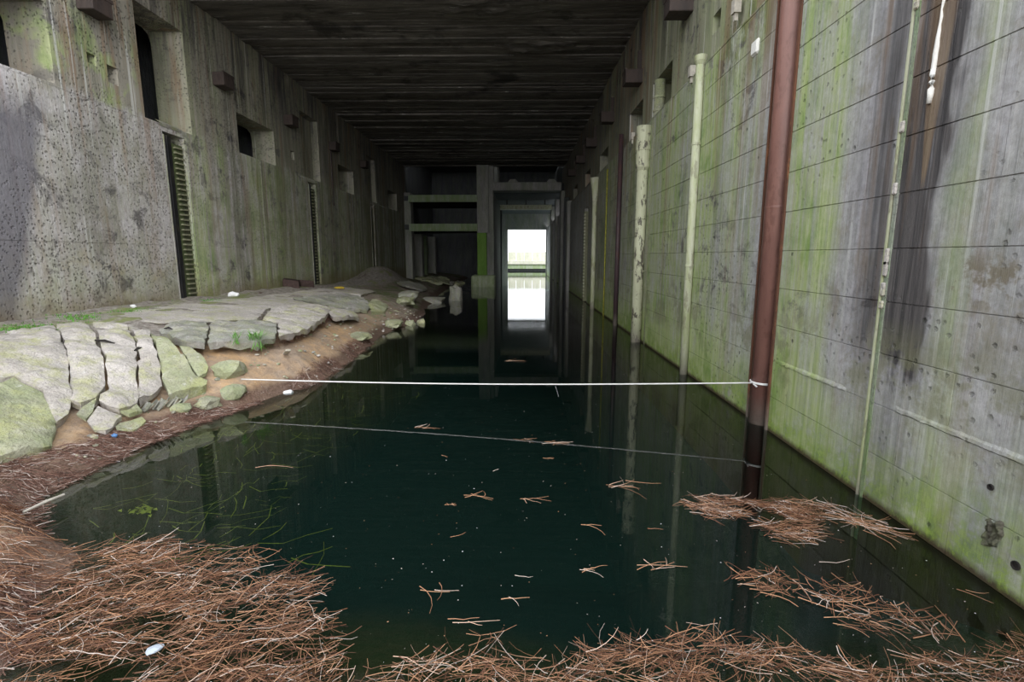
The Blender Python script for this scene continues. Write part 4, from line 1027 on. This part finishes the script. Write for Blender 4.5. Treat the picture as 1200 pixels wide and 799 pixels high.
# water weed under the surface by the left shore
m = MB(); rr = random.Random(77)
for i in range(170):
    y = rr.uniform(4.2, 10.5); x = lerp_tab(SHORE, y) + rr.uniform(.35, 2.3) + max(0, 6 - y) * .2
    a = rr.choice((rr.gauss(-.25, .3), rr.gauss(.4, .4), rr.gauss(1.5, .2))); L = rr.uniform(.12, .7); w = rr.uniform(.002, .007); z = max(ground(x, y) + .06, -rr.uniform(.04, .4))
    p = [(x + L * k / 3 * math.cos(a + .1 * k), y + L * k / 3 * math.sin(a + .1 * k), z + rr.uniform(-.03, .03)) for k in range(4)]
    n = len(m.v)
    for q in p: m.v += [(q[0] - w * math.sin(a), q[1] + w * math.cos(a), q[2]), (q[0] + w * math.sin(a), q[1] - w * math.cos(a), q[2])]
    for k in range(3): m.f.append((n + 2 * k, n + 2 * k + 1, n + 2 * k + 3, n + 2 * k + 2))
tag(m.build('water_weed', M['weed']), 'yellow-green strands of water weed under the surface off the left shore', 'weed', None, 'stuff')

m = MB(); rr = random.Random(3)
for i in range(60):
    a = rr.uniform(0, 6.28); x = -3.93 + rr.gauss(0, .07); y = 4.93 + rr.gauss(0, .04)
    m.quad((x, y, -.02), (x + .05 * math.cos(a), y + .05 * math.sin(a), -.03), (x + .04 * math.cos(a + .8), y + .04 * math.sin(a + .8), -.012))
tag(m.build('algae_clump', M['yellow_weed']), 'bright yellow-green algae clump just under the water by the left shore', 'algae')
m = MB(); rr = random.Random(9); m.tone = []
lip_ = [(-5.30, 9.95), (-5.14, 10.6), (-5.05, 11.2), (-5.06, 12.3), (-5.33, 14.0), (-5.55, 15.0)]
for i in range(260):
    k = rr.randrange(5); f = rr.random(); x = lip_[k][0] * (1 - f) + lip_[k + 1][0] * f + rr.uniform(-.12, .02); y = lip_[k][1] * (1 - f) + lip_[k + 1][1] * f
    z = top(x, y) - rr.uniform(.06, .14); L = rr.uniform(.05, .2)
    m.tube([(x, y, z), (x + rr.uniform(-.03, .05), y + rr.uniform(-.04, .04), z - L * .5), (x + rr.uniform(-.05, .08), y + rr.uniform(-.08, .08), z - L)], [.0025, .002, .001], 3, False, rr.uniform(.1, .5))
tag(m.build('hanging_roots', M['reed_dark']), 'thin brown roots hanging below the lip of the overhanging ledge slabs', 'roots', None, 'stuff')
# single drifting sprigs, each a thing of its own
SP = [
 (-.62, 3.62, -.42, .36, 4, 'forked reed twig floating by itself left of centre, above the bottom belt'),
 (-.30, 3.30, .12, .34, 3, 'long thin reed pointing at the middle of the bottom belt'),
 (-.02, 3.55, .03, .22, 2, 'pair of parallel reed bits just above the bottom belt near the middle'),
 (.05, 3.85, .18, .16, 1, 'single reed bit above the parallel pair near the middle'),
 (-.55, 4.42, .1, .17, 1, 'wavy single reed below the v-shaped tangle'),
 (-.72, 5.05, .15, .12, 4, 'tiny knotted tuft left of the wavy reed'),
 (-.42, 5.28, .05, .36, 5, 'v-shaped tangle of reed bits in the middle of the pond'),
 (.18, 5.18, -.08, .32, 4, 'z-shaped tangle of reed bits right of the v-shaped one'),
 (.52, 6.9, .35, .40, 7, 'bushy tangle of pale reeds with a bent stalk near the centre'),
 (.10, 7.0, -.1, .34, 4, 'flat tuft of reeds left of the bushy tangle'),
 (-1.42, 7.55, .25, .36, 6, 'reed tuft drifting farther out on the left half of the pond'),
 (-.95, 6.4, -.1, .13, 1, 'single orange-brown reed under the far left tuft'),
 (.38, 6.35, .5, .14, 2, 'small bent reed below the bushy tangle'),
 (-.28, 5.95, .9, .10, 1, 'tiny curled reed bit between the v-shaped and the flat tuft'),
 (1.28, 5.55, 0, .55, 8, 'reed tuft reaching left from the largest raft'),
 (.78, 4.65, -.1, .28, 2, 'slim reed bit left of the largest raft'),
 (.62, 3.95, .25, .22, 5, 'small scruffy reed tuft left of the twin-stalk tangle'),
 (1.22, 4.02, .1, .42, 6, 'twin-stalk tangle with a cut orange reed below the largest raft'),
 (1.32, 4.6, .15, .15, 1, 'arched reed bit below the left part of the largest raft'),
 (2.72, 4.02, -.35, .28, 1, 'single straight reed floating near the foot of the right wall'),
 (-1.62, 3.45, .0, .16, 2, 'short reeds just off the edge of the lower left mat'),
 (3.52, 3.62, -1.0, .22, 2, 'reddish reed lying along the foot of the right wall at the right edge'),
 (-.1, 12.6, .1, .5, 5, 'far reddish reed bit beneath the middle of the rope'),
 (-3.05, 6.1, .5, .5, 2, 'pale curved twig floating over the water weed'),
]
for i, (x, y, a, L, n, lab) in enumerate(SP):
    rr = random.Random(300 + i); m = MB(); m.tone = []
    for k in range(n):
        aa = a + (0 if k == 0 else rr.gauss(0, .45)); l = L * (1 if k == 0 else rr.uniform(.3, .75)); ox = 0 if k == 0 else rr.uniform(-.3, .3) * L
        stem(m, ox - math.cos(aa) * l / 2, (rr.uniform(-.06, .06) if k else 0) * L * 2 - math.sin(aa) * l / 2, .006, aa, l, rr.uniform(.0025, .0042), rr, lift=.015, tone=rr.uniform(.5, .95))
    o = m.build('reed_sprig', M['reed']); o.location = (x, y, .002); tag(o, lab, 'reed')
o = None
